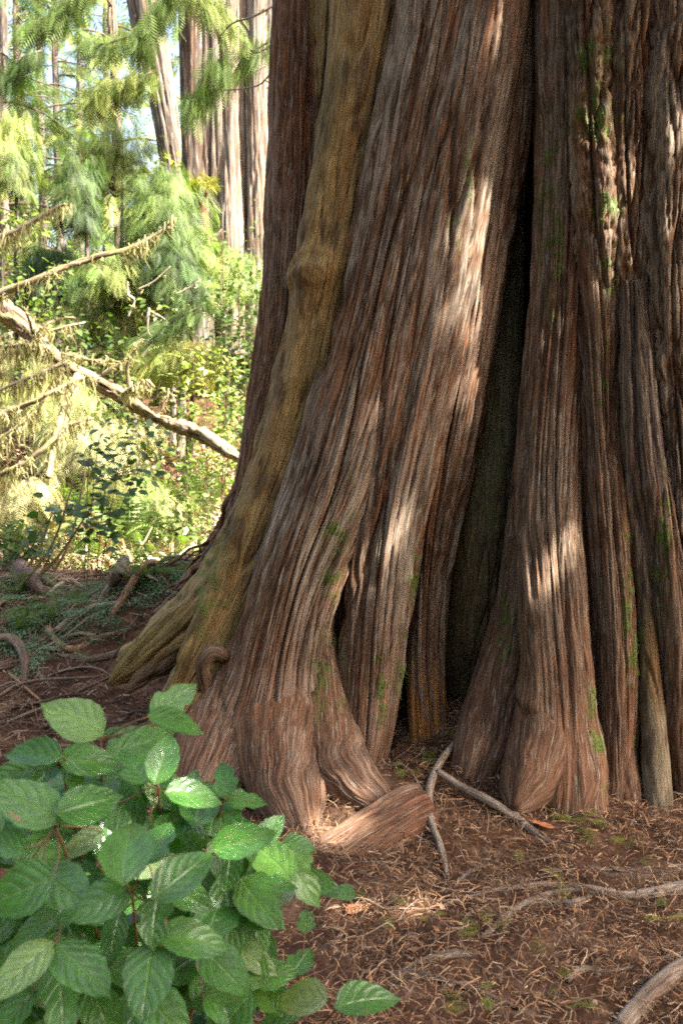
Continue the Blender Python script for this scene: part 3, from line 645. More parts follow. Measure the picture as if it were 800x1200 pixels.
lt = thing('leaning_hemlock', (*at(214, 300, 14.5)[:2], 1.5), 'leaning grey furrowed trunk left of the broad pale cedar', 'tree')
far_lobe([(135, -400, 14.5, 15), (155, -120, 14.5, 17), (168, 0, 14.5, 18), (184, 80, 14.5, 17), (196, 150, 14.5, 15), (206, 220, 14.5, 15), (214, 320, 14.5, 18), (216, 400, 14.5, 20)], 8, T_GREY, 1.8, root=lt)
for nm, k, lb in [('slender_trunk', [(46, -400, 21, 4), (47, 0, 21, 5), (48, 120, 21, 5.5), (50, 240, 21, 6.5), (50, 360, 21, 8)], 'slender dark trunk, straight, left one of the close pair at the upper left'),
                  ('slender_trunk', [(62, -400, 23, 4), (63, 0, 23, 5), (66, 120, 23, 6), (70, 240, 23, 6.5), (72, 360, 23, 7)], 'slender pale trunk, right one of the close pair at the upper left'),
                  ('slender_trunk', [(3, -400, 19, 6), (4, 0, 19, 6.5), (6, 120, 19, 7), (8, 380, 19, 9)], 'slender grey trunk alone at the left edge of the view'),
                  ('slender_trunk', [(122, -400, 27, 4), (124, 0, 27, 4.5), (126, 380, 27, 7)], 'faint slender trunk half hidden by leaves left of the leaning trunk'),
                  ('slender_trunk', [(318, -400, 17, 7), (317, 0, 17, 8), (316, 380, 17, 11)], 'grey trunk glimpsed between the pale cedar and the huge cedar'),
                  ('slender_trunk', [(95, -400, 30, 4), (94, 0, 30, 4.5), (92, 380, 30, 7)], 'distant thin trunk among the sunlit leaves in the middle of the clearing')]:
    q = at(k[-1][0], k[-1][1], k[-1][2]); tt = thing(nm, (q[0], q[1], q[2]), lb, 'tree', 'slender trunks at the back of the clearing')
    k = [(a_[0], a_[1], a_[2], a_[3]*.75) for a_ in k]; far_lobe(k, int(k[0][0])+40, T_GREY, 1.6, root=tt, du=.03)
    rr_ = np.random.RandomState(int(k[0][0])+5); br = Batch(); B = Batch(); PP = []; DD = []
    for i in range(22):
        a = np.array(at(k[1][0], k[1][1], k[1][2])); b_ = np.array(at(k[-1][0], k[-1][1], k[-1][2])); s = rr_.rand()*1.3-.35
        p = a+(b_-a)*s; az = rr_.rand()*6.28; Lb = .8+1.4*rr_.rand(); d = np.array([math.cos(az), math.sin(az), -.05+.3*rr_.rand()])
        K = [[*(p+d*Lb*q_+np.array([0, 0, -.35*Lb*q_*q_+.05*math.sin(q_*9+i)])), .022*(1-q_*.8), .022*(1-q_*.8)] for q_ in (0, .3, .65, 1)]
        V2, F2, U2, F32, _ = tube(K, 4, .2, (0, 0, 1), None, 0); br.add(V2, F2, F32, (.11, .09, .06), U2)
        m_ = 16; q_ = rr_.rand(m_, 1); PP.append(p+d*Lb*q_+np.array([0, 0, -.35*Lb])*q_*q_); DD.append(np.tile(d, (m_, 1))*.5+rvec(m_, rr_)*.7+np.array([0, 0, -.5]))
    PP = np.vstack(PP); DD = np.vstack(DD); n = len(PP)
    B.many(*SP0, None, scaleM(frames(DD, np.tile([0, 0, 1.], (n, 1)), rr_.normal(size=n)*.4), .42*(.5+rr_.rand(n))), PP, jit(GR_MID, n, .4, rr_))
    ob('branches', br.mesh('branches', M_FAR, tt.location), tt, kind='stuff'); ob('crown', B.mesh('crown', M_NEEDLE, tt.location), tt)

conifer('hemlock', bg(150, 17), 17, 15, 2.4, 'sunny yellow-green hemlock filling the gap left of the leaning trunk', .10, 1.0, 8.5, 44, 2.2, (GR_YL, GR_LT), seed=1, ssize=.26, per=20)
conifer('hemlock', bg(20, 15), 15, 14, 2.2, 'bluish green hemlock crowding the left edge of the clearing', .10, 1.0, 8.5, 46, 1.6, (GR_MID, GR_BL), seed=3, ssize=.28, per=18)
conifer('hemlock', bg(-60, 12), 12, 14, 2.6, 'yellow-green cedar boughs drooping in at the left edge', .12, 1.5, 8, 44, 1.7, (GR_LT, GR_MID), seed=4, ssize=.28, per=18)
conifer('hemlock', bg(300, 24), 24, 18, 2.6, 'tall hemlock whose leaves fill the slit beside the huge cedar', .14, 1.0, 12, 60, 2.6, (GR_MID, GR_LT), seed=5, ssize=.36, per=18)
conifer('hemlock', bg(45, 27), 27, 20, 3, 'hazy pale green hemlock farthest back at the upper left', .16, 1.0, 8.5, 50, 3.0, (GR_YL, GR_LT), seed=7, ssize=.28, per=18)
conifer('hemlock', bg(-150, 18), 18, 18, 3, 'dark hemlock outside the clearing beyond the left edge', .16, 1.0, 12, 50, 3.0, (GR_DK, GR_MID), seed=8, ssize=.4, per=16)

SPF = spray_tpl(10, .35, .45, 0, .020)
def mound(name, c, rad, label, cols, n=900, cat='tree', ssize=.15, seed=0, hang=1.0, tpl=None, base=None, group=None):
    """a young hemlock whose boughs hang like a heap: sprays over a rounded, drooping shell"""
    r = np.random.RandomState(seed+300); c = np.array(c, float); rad = np.array(rad, float)
    zb = float(hgt(c[0], c[1]))-.05
    t = thing(name, (c[0], c[1], zb), label, cat, group)
    K = [[c[0]+.03*k, c[1]+.02*k, zb+(c[2]+rad[2]*.7-zb)*k/3, .05*(1-k/4), .05*(1-k/4)] for k in range(4)]
    V, F, UV, F3, ex = tube(K, 10, .08, (0, 1, 0), relief('plate', seed*7+3, .8, T_GREY), 0)
    child('trunk', V, F, M_FAR, t, uv=UV, col=ex['col'], F3=F3)
    n = int(n*2.3); v = rvec(n, r); v[:, 2] = np.where(v[:, 2] < -.55, -v[:, 2], v[:, 2])
    lob = 1+.30*np.sin(v[:, 0]*5+seed)*np.cos(v[:, 1]*4+v[:, 2]*5+seed*2)+.55*pn(v[:, 0]*2.2+seed*3.1, v[:, 2]*2.2+v[:, 1], seed+9)+.25*pn(v[:, 0]*6+seed, v[:, 2]*6, seed+19)
    n0 = n; rr = (.45+.62*r.rand(n)**.6)*lob
    p = c+v*rad*rr[:, None]
    d = v*np.array([.8, .8, .1])+np.array([0, 0, -.9*hang])+r.normal(size=(n, 3))*.3
    M = scaleM(frames(d, v+np.array([0, 0, .3]), r.normal(size=n)*.3), ssize*(.6+.8*r.rand(n)))
    w = np.clip(.5+.9*pn(p[:, 0]*3+seed, p[:, 2]*3, seed), 0, 1)[:, None]; col = (jit(cols[0], n, .25, r)*w+jit(cols[1], n, .25, r)*(1-w))*(.45+1.1*r.rand(n, 1))
    B = Batch(); B.many(*(tpl or SPF), None, M, p, col)
    br = Batch()
    for i in range(14):
        e = c+rvec(1, r)[0]*rad*.8; s = np.array([c[0], c[1], c[2]-.1+.5*(e[2]-c[2])]); K = [[*s, .012, .012], *[[*((s+e)/2+np.array([0, 0, .08])), .009, .009]], [*e, .004, .004]]
        V2, F2, U2, F32, _ = tube(K, 4, .1, (0, 0, 1), None, 0); br.add(V2, F2, F32, (.12, .09, .06), U2)
    ob('branches', br.mesh('branches', M_FAR, t.location), t, kind='stuff'); ob('crown', B.mesh('crown', M_NEEDLE, t.location), t)
    return t
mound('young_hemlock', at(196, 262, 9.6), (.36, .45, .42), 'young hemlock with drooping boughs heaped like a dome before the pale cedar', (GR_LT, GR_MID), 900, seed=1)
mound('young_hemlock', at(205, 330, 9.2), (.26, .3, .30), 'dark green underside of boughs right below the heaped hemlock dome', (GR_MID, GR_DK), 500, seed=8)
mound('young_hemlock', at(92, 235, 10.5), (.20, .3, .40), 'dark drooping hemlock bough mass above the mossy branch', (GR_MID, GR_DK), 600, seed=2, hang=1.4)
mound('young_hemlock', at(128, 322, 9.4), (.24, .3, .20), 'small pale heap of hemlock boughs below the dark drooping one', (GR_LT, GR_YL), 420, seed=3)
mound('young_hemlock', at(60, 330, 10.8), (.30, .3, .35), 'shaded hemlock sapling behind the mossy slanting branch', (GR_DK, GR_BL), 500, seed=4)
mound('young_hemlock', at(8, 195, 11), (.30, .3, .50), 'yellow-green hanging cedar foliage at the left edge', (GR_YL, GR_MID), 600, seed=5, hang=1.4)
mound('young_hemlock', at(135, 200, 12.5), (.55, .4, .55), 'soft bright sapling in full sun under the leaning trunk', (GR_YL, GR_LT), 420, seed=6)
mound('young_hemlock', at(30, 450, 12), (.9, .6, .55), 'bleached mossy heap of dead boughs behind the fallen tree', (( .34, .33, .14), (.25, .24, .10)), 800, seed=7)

mound('young_hemlock', at(262, 330, 9.9), (.42, .3, .26), 'pale boughs hiding the foot of the pale cedar', (GR_LT, GR_YL), 420, seed=11)
mound('mossy_bush', at(215, 425, 8.6), (.34, .3, .22), 'yellow mossy bush right above the middle of the fallen tree', ((.36, .33, .09), GR_YL), 380, 'shrub', seed=12)
mound('mossy_bush', at(110, 520, 8.2), (.42, .3, .26), 'bleached lichen-covered bush under the fallen tree', ((.42, .40, .22), (.30, .30, .12)), 420, 'shrub', seed=13)
mound('mossy_bush', at(25, 590, 7.6), (.36, .3, .22), 'straw-coloured mossy bush at the left edge under the branches', ((.42, .38, .20), (.30, .28, .10)), 360, 'shrub', seed=14)
mound('mossy_bush', at(160, 590, 7.6), (.36, .3, .2), 'bright straw and green bush just beyond the crest', ((.40, .36, .16), GR_LT), 300, 'shrub', seed=15)
mound('mossy_bush', at(60, 470, 8.6), (.42, .3, .26), 'pale mossy bush behind the lichen-hung branches', ((.42, .40, .2), GR_YL), 380, 'shrub', seed=16)
mound('mossy_bush', at(150, 380, 9.6), (.5, .3, .3), 'straw-green bush between fallen tree and hemlock dome', ((.34, .34, .12), GR_MID), 380, 'shrub', seed=17)
# broken stump with a mossy cap
p = at(236, 300, 10.2); st = thing('broken_stump', (p[0], p[1], p[2]-.4), 'dark broken stump with a yellow mossy cap against the pale cedar', 'stump')
far_lobe([(240, 340, 10.2, 14), (238, 290, 10.2, 11), (236, 240, 10.2, 9), (237, 222, 10.2, 10), (238, 217, 10.2, 6)], 5, dict(base=np.array([.09, .05, .035]), grey=.2, red=.5, dark=.6), 1.4, root=st)
far_lobe([(262, 270, 10.1, 3), (250, 285, 10.1, 4), (240, 305, 10.1, 5)], 6, dict(base=np.array([.12, .08, .05]), grey=.2, red=.2, dark=.4), 1, 'side_root', st)
Bm = Batch(); n = 160; c = at(238, 215, 10.15); pp = c+rvec(n)*np.array([.12, .1, .045]); Bm.many(*SP0, None, scaleM(frames(rvec(n)+np.array([0, 0, -.2]), np.tile([0, 0, 1.], (n, 1))), .07+.05*rs.rand(n)), pp, jit((.24, .22, .04), n))
ob('moss_cap', Bm.mesh('moss_cap', M_MOSS, st.location), st)

# ------------------------------------------------------------------ broadleaf shrubs
def shrub(name, c, rad, label, cols, n=700, ls=.05, seed=0, stems=14, group=None, up=.5, cat='shrub', dens=1, foot=None):
    r = np.random.RandomState(seed+500); c = np.array(c, float); rad = np.array(rad, float)
    f = np.array(foot if foot is not None else [c[0], c[1], float(hgt(c[0], c[1]))])
    t = thing(name, tuple(f), label, cat, group); br = Batch(); B = Batch(); P_ = []; D_ = []
    for i in range(stems):
        v = rvec(1, r)[0]; v[2] = abs(v[2])*.9+.05 if i % 3 else v[2]; e = c+v*rad*(.7+.35*r.rand())
        s = f+np.array([r.normal()*.05, r.normal()*.05, 0]); s = s if foot is not None else s+(e-s)*np.array([.6, .6, 0]); mid = (s*.45+e*.55)+np.array([0, 0, .12*np.linalg.norm(e-s)])
        K = [[*s, .0028, .0028], [*mid, .0022, .0022], [*e, .0012, .0012]]; S, _ = spline(K, .03)
        if i % 2 == 0: V2, F2, U2, F32, _ = tube(K, 4, .06, (0, .3, 1), None, 0); br.add(V2, F2, F32, (.14, .085, .05), U2)
        m_ = max(3, n//stems); q = len(S)*(.35+.65*r.rand(m_)); S3 = S[np.minimum(q.astype(int), len(S)-1), :3]
        side = rvec(m_, r)*np.array([1, 1, .5]); off = .11*r.rand(m_, 1)*min(1, rad.max()/.3)
        P_.append(S3+side*off); D_.append(side+np.array([0, 0, -.1]))
    P_ = np.vstack(P_); D_ = np.vstack(D_); k = len(P_)
    upv = np.array([.3, -.3, 1.])+r.normal(size=(k, 3))*.35
    M = scaleM(frames(D_, upv), ls*(.6+.8*r.rand(k)))
    w = r.rand(k, 1); B.many(BL[0], None, BL[1], M, P_, jit(cols[0], k, .25, r)*w+jit(cols[1], k, .25, r)*(1-w))
    ob('stems', br.mesh('stems', M_FAR, t.location), t); ob('foliage', B.mesh('foliage', M_LEAF, t.location), t)
    return t
SHR = 'leafy shrubs filling the clearing'
shrub('huckleberry_shrub', at(285, 355, 8.2), (.34, .3, .50), 'dark green fine-leaved huckleberry with upright tips before the pale cedar', (GR_MID, GR_DK), 1700, .045, 1, 26, SHR)
shrub('huckleberry_shrub', at(262, 300, 8.6), (.15, .2, .25), 'small huckleberry sprigs at the foot of the broken stump', (GR_MID, GR_MID), 260, .04, 2, 10, SHR)
shrub('huckleberry_shrub', at(300, 270, 8.3), (.06, .1, .28), 'single upright leafy sprig against the sunlit base of the pale cedar', (GR_MID, GR_DK), 120, .04, 3, 4, SHR)
shrub('salal_clump', at(112, 400, 9.0), (.42, .4, .34), 'dark leafy clump above the middle of the fallen tree', (GR_DK, GR_MID), 700, .07, 4, 22, SHR)
shrub('salal_clump', at(60, 330, 9.5), (.42, .4, .26), 'bright leafy bush behind the long mossy branch', (GR_LT, GR_MID), 520, .07, 5, 18, SHR)
shrub('salal_clump', at(185, 370, 8.8), (.35, .3, .2), 'thin leafy bush under the heaped hemlock dome', (GR_LT, GR_DK), 360, .06, 6, 14, SHR)
shrub('salal_clump', at(240, 440, 7.8), (.34, .3, .32), 'sunlit yellow-green leaves right of the fallen tree above its root end', (GR_YL, GR_LT), 620, .05, 7, 20, SHR)
shrub('salal_clump', at(285, 480, 7.4), (.16, .2, .30), 'leaves pressed against the left flank of the huge cedar', (GR_LT, GR_MID), 300, .05, 8, 12, SHR)
shrub('salal_clump', at(200, 205, 13), (.35, .3, .4), 'bright lime leaves in front of the leaning trunk', (GR_YL, GR_LT), 480, .09, 9, 18, SHR)
shrub('salal_clump', at(20, 270, 11), (.42, .3, .42), 'lime-leaved bush at the left edge over the pale branch', (GR_LT, GR_YL), 520, .08, 10, 18, SHR)
shrub('salal_clump', at(150, 440, 8.4), (.30, .3, .18), 'sparse leaves poking over the top of the fallen tree', (GR_LT, GR_MID), 200, .06, 11, 12, SHR)
shrub('salal_clump', at(20, 625, 6.35), (.20, .2, .13), 'dark shaded clump at the left edge by the fallen branch tangle', (GR_DK, GR_MID), 420, .045, 12, 16, SHR)
shrub('salal_sprig', at(158, 520, 5.6), (.30, .22, .19), 'dark shadowed sprig of broad leaves hanging in front of the fallen tree', (GR_DK, (.045, .10, .04)), 210, .062, 13, 10, SHR, foot=[at(105, 700, 5.5)[0], 5.5, at(105, 700, 5.5)[2]])
shrub('salal_sprig', at(95, 580, 5.9), (.16, .2, .10), 'bluish leafed sprig low on bare stems at the left', ((.06, .12, .07), GR_DK), 60, .07, 14, 6, SHR, foot=[at(20, 700, 5.6)[0], 5.6, at(20, 700, 5.6)[2]])
shrub('salal_clump', at(215, 540, 7.0), (.28, .25, .15), 'low green leaves under the butt of the fallen tree', (GR_MID, GR_LT), 260, .05, 15, 12, SHR)
shrub('salal_clump', at(130, 300, 12), (.5, .4, .3), 'dappled bush between the two drooping hemlocks', (GR_MID, GR_LT), 500, .08, 16, 18, SHR)

# ------------------------------------------------------------------ ferns, frond by frond
fr_me = [mkmesh('frond', FR[0]*np.array([1, 1, 1+.3*k]), FR[1], M_FERN, col=np.tile(c, (len(FR[0]), 1)), smooth=False) for k, c in enumerate([GR_MID, GR_LT, (.16, .20, .05), (.20, .13, .05)])]
def fern(p, size, nf, label, seed, mi=(0, 1), group='sword ferns below the fallen tree', tilt=(0, 0)):
    r = np.random.RandomState(seed); t = thing('sword_fern', tuple(p), label, 'fern', group)
    for i in range(nf):
        o = ob('frond', fr_me[mi[r.randint(len(mi))]], t); az = (i+r.rand()*.8)/nf*6.283
        s = size*(.7+.5*r.rand()); o.scale = (s, s, s); o.rotation_euler = (R_(r.uniform(10, 55)), R_(r.normal()*8), az)
# fronds: y forward, arching upward
for (px, py, Y, sz, nf, lb, mi) in [
    (205, 560, 7.1, .34, 14, 'bright green fern below the butt of the fallen tree', (1, 0)),
    (150, 610, 7.0, .38, 14, 'pale sunlit fern at the crest behind the cream root', (2, 1)),
    (245, 560, 6.9, .25, 10, 'fern tucked against the root mass of the huge cedar', (0, 1)),
    (110, 640, 6.8, .34, 12, 'fern with some brown dead fronds at the crest', (1, 3)),
    (60, 655, 6.7, .28, 11, 'fern with golden fronds left of the crest', (2, 3)),
    (185, 640, 6.7, .26, 11, 'small green fern right of the crest', (0, 1)),
    (15, 560, 7.6, .35, 12, 'yellowing fern at the left edge under the lichen branches', (2, 3)),
    (100, 560, 7.9, .38, 13, 'yellow-green fern under the middle of the fallen tree', (2, 1)),
    (235, 500, 8.0, .35, 12, 'tall fern behind the butt of the fallen tree', (0, 1)),
    (185, 545, 7.9, .35, 12, 'sunlit fern behind the hanging dark sprig', (1, 2))]:
    q = at(px, py, Y); q[2] = float(hgt(q[0], q[1])) if Y > 6.4 else q[2]
    fern(q, sz*1.35, nf, lb, int(px+py), mi)
for (px, py, sz, nf, lb) in [(60, 735, .17, 9, 'small bluish fern in the shade beside the forked root'), (28, 745, .2, 9, 'flat shaded fern at the left edge'),
                             (165, 690, .22, 11, 'green fern overhanging the cream root'), (95, 715, .15, 8, 'tiny fern between two grey roots'), (25, 700, .18, 8, 'shaded fern under the bare stems at left'), (190, 680, .15, 8, 'small fern close to the huge cedar’s left root')]:
    q = gpt(px, py); fern(q, sz, nf, lb, int(px*3+py), (0, 0), 'small ferns in the shaded root bed')

# undergrowth that nobody could count
r = np.random.RandomState(77); B = Batch()
n = 15000; yy = 6.9+9*r.rand(n)**1.2; xx = -yy*(.03+.42*r.rand(n)); keepn = (pn(xx*1.3, yy*1.3, 5)+.25 > -.1+.3*r.rand(n)); xx, yy = xx[keepn], yy[keepn]; n = len(xx)
hh = .45*np.clip(pn(xx*.9, yy*.9, 8)+.35, .05, 1)*sst(6.9, 8.5, yy); zz = hgt(xx, yy)+r.rand(n)*hh
D_ = rvec(n, r)*np.array([1, 1, .5]); upv = np.array([.3, -.3, 1.])+r.normal(size=(n, 3))*.5
w = np.clip(.5+pn(xx*1.1, yy*1.1+zz, 9)*1.3, 0, 1)[:, None]; v2 = r.rand(n, 1)
col = (jit(GR_YL, n, .3, r)*w+jit(GR_MID, n, .3, r)*(1-w)); dead = (r.rand(n) < .25)[:, None]; col = np.where(dead, jit((.30, .21, .12), n, .35, r), col)
B.many(BL[0], None, BL[1], scaleM(frames(D_, upv), .035+.06*r.rand(n)), np.stack([xx, yy, zz], 1), col)
ob('undergrowth', B.mesh('undergrowth', M_LEAF), None, 'sunlit tangle of small leaves and dead leaves covering the slope of the clearing', 'undergrowth', kind='stuff')
# distant woods
B = Batch(); n = 5600; yy = 26+16*r.rand(n); xx = -yy*(.0+.62*r.rand(n))+2; zz = hgt(xx, yy)+9.5*r.rand(n)**1.5
w = r.rand(n, 1); B.many(*spray_tpl(5, .3, .5, 0, .06), None, scaleM(frames(rvec(n, r)+np.array([0, 0, -.6]), rvec(n, r)), .3+.3*r.rand(n)), np.stack([xx, yy, zz], 1), jit(GR_YL, n, .3, r)*w+jit(GR_MID, n, .3, r)*(1-w))
ob('distant_woods', B.mesh('distant_woods', M_NEEDLE), None, 'far-off mass of bright green forest closing the clearing', 'woods', kind='stuff')

# ------------------------------------------------------------------ fallen tree with hanging lichen
T_LOG = dict(base=np.array([.23, .16, .10]), grey=.7, greyc=np.array([.33, .28, .20]), red=.3, dark=.5, fn=lambda c, U, Q, V, Nn: mix(c, np.array([.26, .25, .10]), sst(-.1, .4, Nn(.1, .2, 35))*.6))
ft = thing('fallen_tree', tuple(at(268, 532, 6.6)), 'fallen dead trunk slanting down to the right with lichen-hung branches', 'fallen tree')
lobe('trunk', [(-60, 300, 7.6, 12, 1), (-10, 354, 7.55, 11, 1), (28, 384, 7.5, 12, 1), (75, 427, 7.4, 10, 1), (130, 456, 7.3, 11, 1), (185, 491, 7.2, 9.5, 1), (230, 509, 7.1, 10.5, 1), (268, 532, 7.0, 8, 1), (290, 545, 7.0, 5, 1)], M_FAR, ft, 'plate', 40, 1.3, T_LOG, du=.012, dv=.02, dense=0)
LB = Batch(); lr = np.random.RandomState(9)
def lichen(Sp, n, ln, spread=.035):
    cl = lr.randint(0, len(Sp), max(3, n//14))
    q = np.clip(cl[lr.randint(0, len(cl), n)]+(lr.normal(size=n)*4).astype(int), 0, len(Sp)-1); p = Sp[q, :3]+lr.normal(size=(n, 3))*spread*.5; L_ = ln*(.25+.9*lr.rand(n)**2)
    for k in range(n):
        a = lr.rand()*6.28; w = .004+.005*lr.rand(); s = np.array([math.cos(a)*w, math.sin(a)*w, 0]); o = lr.normal(size=3)*.02; m_ = p[k]+np.array([o[0], o[1], -L_[k]*.5]); e = p[k]+np.array([o[1]*1.5, o[0], -L_[k]])
        LB.add([p[k]-s, p[k]+s, m_+s*.8, m_-s*.8, e], [[0, 1, 2, 3]], [[3, 2, 4]], np.array([.42, .38, .20])*(.7+.5*lr.rand()))
def dbranch(keys, seed, moss=.5, li=60, ll=.10, name='branch', root=ft, tone=None):
    K = []
    for px, py, Yc, hw in keys:
        p = at(px, py, Yc); w = hw/FPX*Yc; K.append([*p, w, w])
    tn = tone or dict(base=np.array([.27, .20, .12]), grey=.6, greyc=np.array([.38, .34, .24]), red=.1, dark=.3, fn=lambda c, U, Q, V, Nn: mix(c, np.array([.25, .25, .07]), sst(-.1, .4, Nn(.06, .1, 36))*moss))
    V, F, UV, F3, ex = tube(K, 10, .02, (0, .3, 1), relief('plate', seed, .45, tn), 0)
    o = child(name, V, F, M_FAR, root, uv=UV, col=ex['col'], F3=F3)
    if li: lichen(spline(K, .01)[0], int(li*1.8), ll)
    return o
dbranch([(-20, 355, 7.3, 5), (5, 342, 7.25, 5.5), (45, 327, 7.2, 5), (80, 312, 7.2, 5), (120, 300, 7.2, 3.5), (155, 290, 7.25, 2.5), (190, 270, 7.3, 1.6), (205, 255, 7.3, .8)], 1, .8, 170, .13)
dbranch([(-20, 285, 8.0, 4), (10, 275, 8.0, 4), (35, 262, 8.0, 3.2), (68, 243, 8.0, 2), (80, 240, 8, 1)], 2, .3, 110, .20)
dbranch([(92, 440, 7.3, 6), (80, 465, 7.15, 5), (70, 495, 7.0, 4.2), (62, 530, 6.9, 4), (56, 560, 6.8, 4)], 3, .9, 90, .16)
dbranch([(80, 430, 7.4, 4), (62, 452, 7.3, 4), (45, 478, 7.2, 3), (20, 500, 7.1, 2), (-10, 520, 7.1, 1)], 4, .5, 120, .2)
dbranch([(60, 410, 7.35, 4), (40, 404, 7.3, 3), (15, 405, 7.3, 3), (-15, 408, 7.3, 2)], 5, .3, 120, .2)
dbranch([(75, 425, 7.3, 3), (40, 440, 7.2, 2.5), (5, 455, 7.2, 2.4), (-20, 468, 7.2, 1.6)], 6, .3, 120, .22)
dbranch([(-15, 490, 6.95, 4), (20, 478, 6.95, 3), (50, 466, 6.9, 3), (85, 448, 6.95, 2), (110, 440, 7, 1)], 7, .4, 130, .15)
dbranch([(-10, 560, 6.8, 3), (25, 545, 6.8, 3.5), (52, 525, 6.8, 3), (80, 500, 6.9, 2), (110, 490, 6.9, 1.4)], 8, .6, 110, .15)
dbranch([(40, 392, 7.3, 3), (35, 375, 7.25, 2.4), (28, 360, 7.2, 1.4)], 9, .1, 10)
dbranch([(150, 470, 7.15, 3.6), (151, 450, 7.1, 3.2), (149, 432, 7.05, 2.5), (152, 418, 7, 1.2)], 10, .1, 14, .07)
dbranch([(145, 462, 7.1, 3), (160, 452, 7.0, 2.5), (170, 448, 7.0, 1.8), (176, 455, 7, 1)], 11, .1, 60, .12)
dbranch([(120, 440, 7.35, 3), (150, 420, 7.3, 2), (165, 400, 7.3, 1)], 12, .2, 20)
dbranch([(180, 488, 7.2, 3), (195, 470, 7.2, 2), (198, 455, 7.2, 1)], 13, .2, 16, .08)
dbranch([(75, 415, 7.1, 2), (105, 422, 7.0, 2), (140, 424, 7.0, 1.2)], 14, .2, 70, .08)
dbranch([(-10, 430, 7.9, 3), (30, 400, 7.9, 2.6), (70, 385, 7.9, 2), (100, 378, 8, 1)], 15, .3, 100, .15)
dbranch([(40, 400, 7.3, 3), (55, 380, 7.3, 2), (85, 372, 7.4, 1.2), (95, 384, 7.4, .8)], 16, .3, 40, .1)
bo = ob('lichen', LB.mesh('lichen', M_LICHEN, ft.location), ft, kind='stuff')

# bleached twiggy dead branches
def deadwood(label, segs, seed, name='dead_branch'):
    p = at(segs[0][0][0], segs[0][0][1], segs[0][0][2]); t = thing(name, tuple(p), label, 'branch')
    global LB; LB = Batch()
    for k, s in enumerate(segs): dbranch(s, seed+k, .0, 6, .04, 'branch' if k else 'stem', t, dict(base=np.array([.42, .36, .26]), grey=.8, greyc=np.array([.5, .46, .38]), red=.1, dark=.2))
    ob('lichen', LB.mesh('lichen', M_LICHEN, t.location), t, kind='stuff')
deadwood('bleached forked dead branch hanging above the middle of the fallen tree', [[(150, 330, 8, 1.4), (150, 345, 8, 1.6), (158, 352, 8, 1.2), (150, 372, 8, 1.4)], [(172, 375, 8, 1), (175, 360, 8, 1.4), (173, 385, 8, 1.4), (178, 400, 8, 1.5), (166, 420, 8, 1)],
          [(178, 400, 8, 1.2), (165, 398, 8, 1), (160, 405, 8, .7)], [(176, 365, 8, 1), (190, 372, 8, .9), (200, 380, 8, .6)], [(205, 345, 8, 1.4), (220, 338, 8, 1.2), (235, 328, 8, .8)], [(160, 340, 8, 1), (180, 330, 8, 1), (200, 312, 8, .7)]], 60)
deadwood('thin bare twigs reaching in front of the pale cedar from the right', [[(330, 2, 5.2, 1.2), (300, 18, 5.2, 1.2), (272, 28, 5.2, 1), (256, 45, 5.2, .6)], [(325, 75, 5.2, 1.3), (306, 98, 5.2, 1.1), (284, 104, 5.2, 1), (262, 106, 5.2, .6)], [(318, 55, 5.2, .8), (300, 62, 5.2, .7), (290, 55, 5.2, .5)]], 70, 'bare_twigs')

# cedar boughs hanging into the upper part
def bough(label, keys, n, seed, col=(GR_MID, GR_LT), size=.13, sp=.12, name='hanging_bough', hang=.7):
    n = int(n*2.6); r = np.random.RandomState(seed+900); K = []
    for px, py, Yc, hw in keys:
        p = at(px, py, Yc); w = hw/FPX*Yc; K.append([*p, w, w])
    t = thing(name, tuple(K[0][:3]), label, 'bough', 'leafy boughs hanging across the clearing')
    V, F, UV, F3, ex = tube(K, 6, .04, (0, .3, 1), None, 0); child('stem', V, F, M_FAR, t, uv=UV, F3=F3, col=np.tile([.10, .07, .05], (len(V), 1)))
    S = spline(K, .02)[0][:, :3]; q = r.randint(0, len(S), n); p = S[q]+r.normal(size=(n, 3))*sp*.35
    ax = (S[-1]-S[0])/np.linalg.norm(S[-1]-S[0]); d = ax*.6+rvec(n, r)*.6+np.array([0, 0, -hang]); w = r.rand(n, 1)
    B = Batch(); B.many(*SPF, None, scaleM(frames(d, np.array([0, -.5, 1.])+r.normal(size=(n, 3))*.4), size*(.6+.8*r.rand(n))), p, jit(col[0], n, .25, r)*w+jit(col[1], n, .25, r)*(1-w))
    ob('needles', B.mesh('needles', M_NEEDLE, t.location), t)
bough('green hemlock bough crossing the top of the leaning trunk', [(235, -60, 7.5, 2), (200, -10, 7.5, 2), (178, 25, 7.5, 1.5), (165, 50, 7.5, 1)], 130, 1, size=.16)
bough('small bough drooping at the left side of the pale cedar', [(262, 62, 6.5, 1.2), (245, 90, 6.5, 1), (232, 112, 6.5, .7), (222, 128, 6.5, .4)], 70, 2, size=.14)
bough('fine pale-tipped bough hanging over the top of the pale cedar', [(215, -30, 6.5, 1.5), (238, -5, 6.5, 1.2), (258, 15, 6.5, 1), (270, 38, 6.5, .6)], 80, 3, (GR_LT, GR_YL), .12)
bough('short bough over the right side of the pale cedar', [(330, 40, 6.6, 1.2), (305, 55, 6.6, 1), (285, 68, 6.6, .7), (275, 85, 6.6, .4)], 45, 4, size=.12)
bough('backlit bough left of the leaning trunk', [(180, 85, 9, 1.5), (150, 95, 9, 1.3), (125, 102, 9, 1), (108, 120, 9, .6)], 110, 5, (GR_YL, GR_MID), .18)
bough('leafy bough high between the slender and leaning trunks', [(175, 30, 9, 1.5), (145, 45, 9, 1.3), (118, 52, 9, 1), (100, 48, 9, .6)], 80, 6, (GR_MID, GR_LT), .16)
bough('bough drooping from the slender pair at the left', [(50, 60, 10, 1.5), (30, 66, 10, 1.3), (16, 80, 10, 1), (5, 100, 10, .6)], 60, 7, (GR_MID, GR_DK), .18)
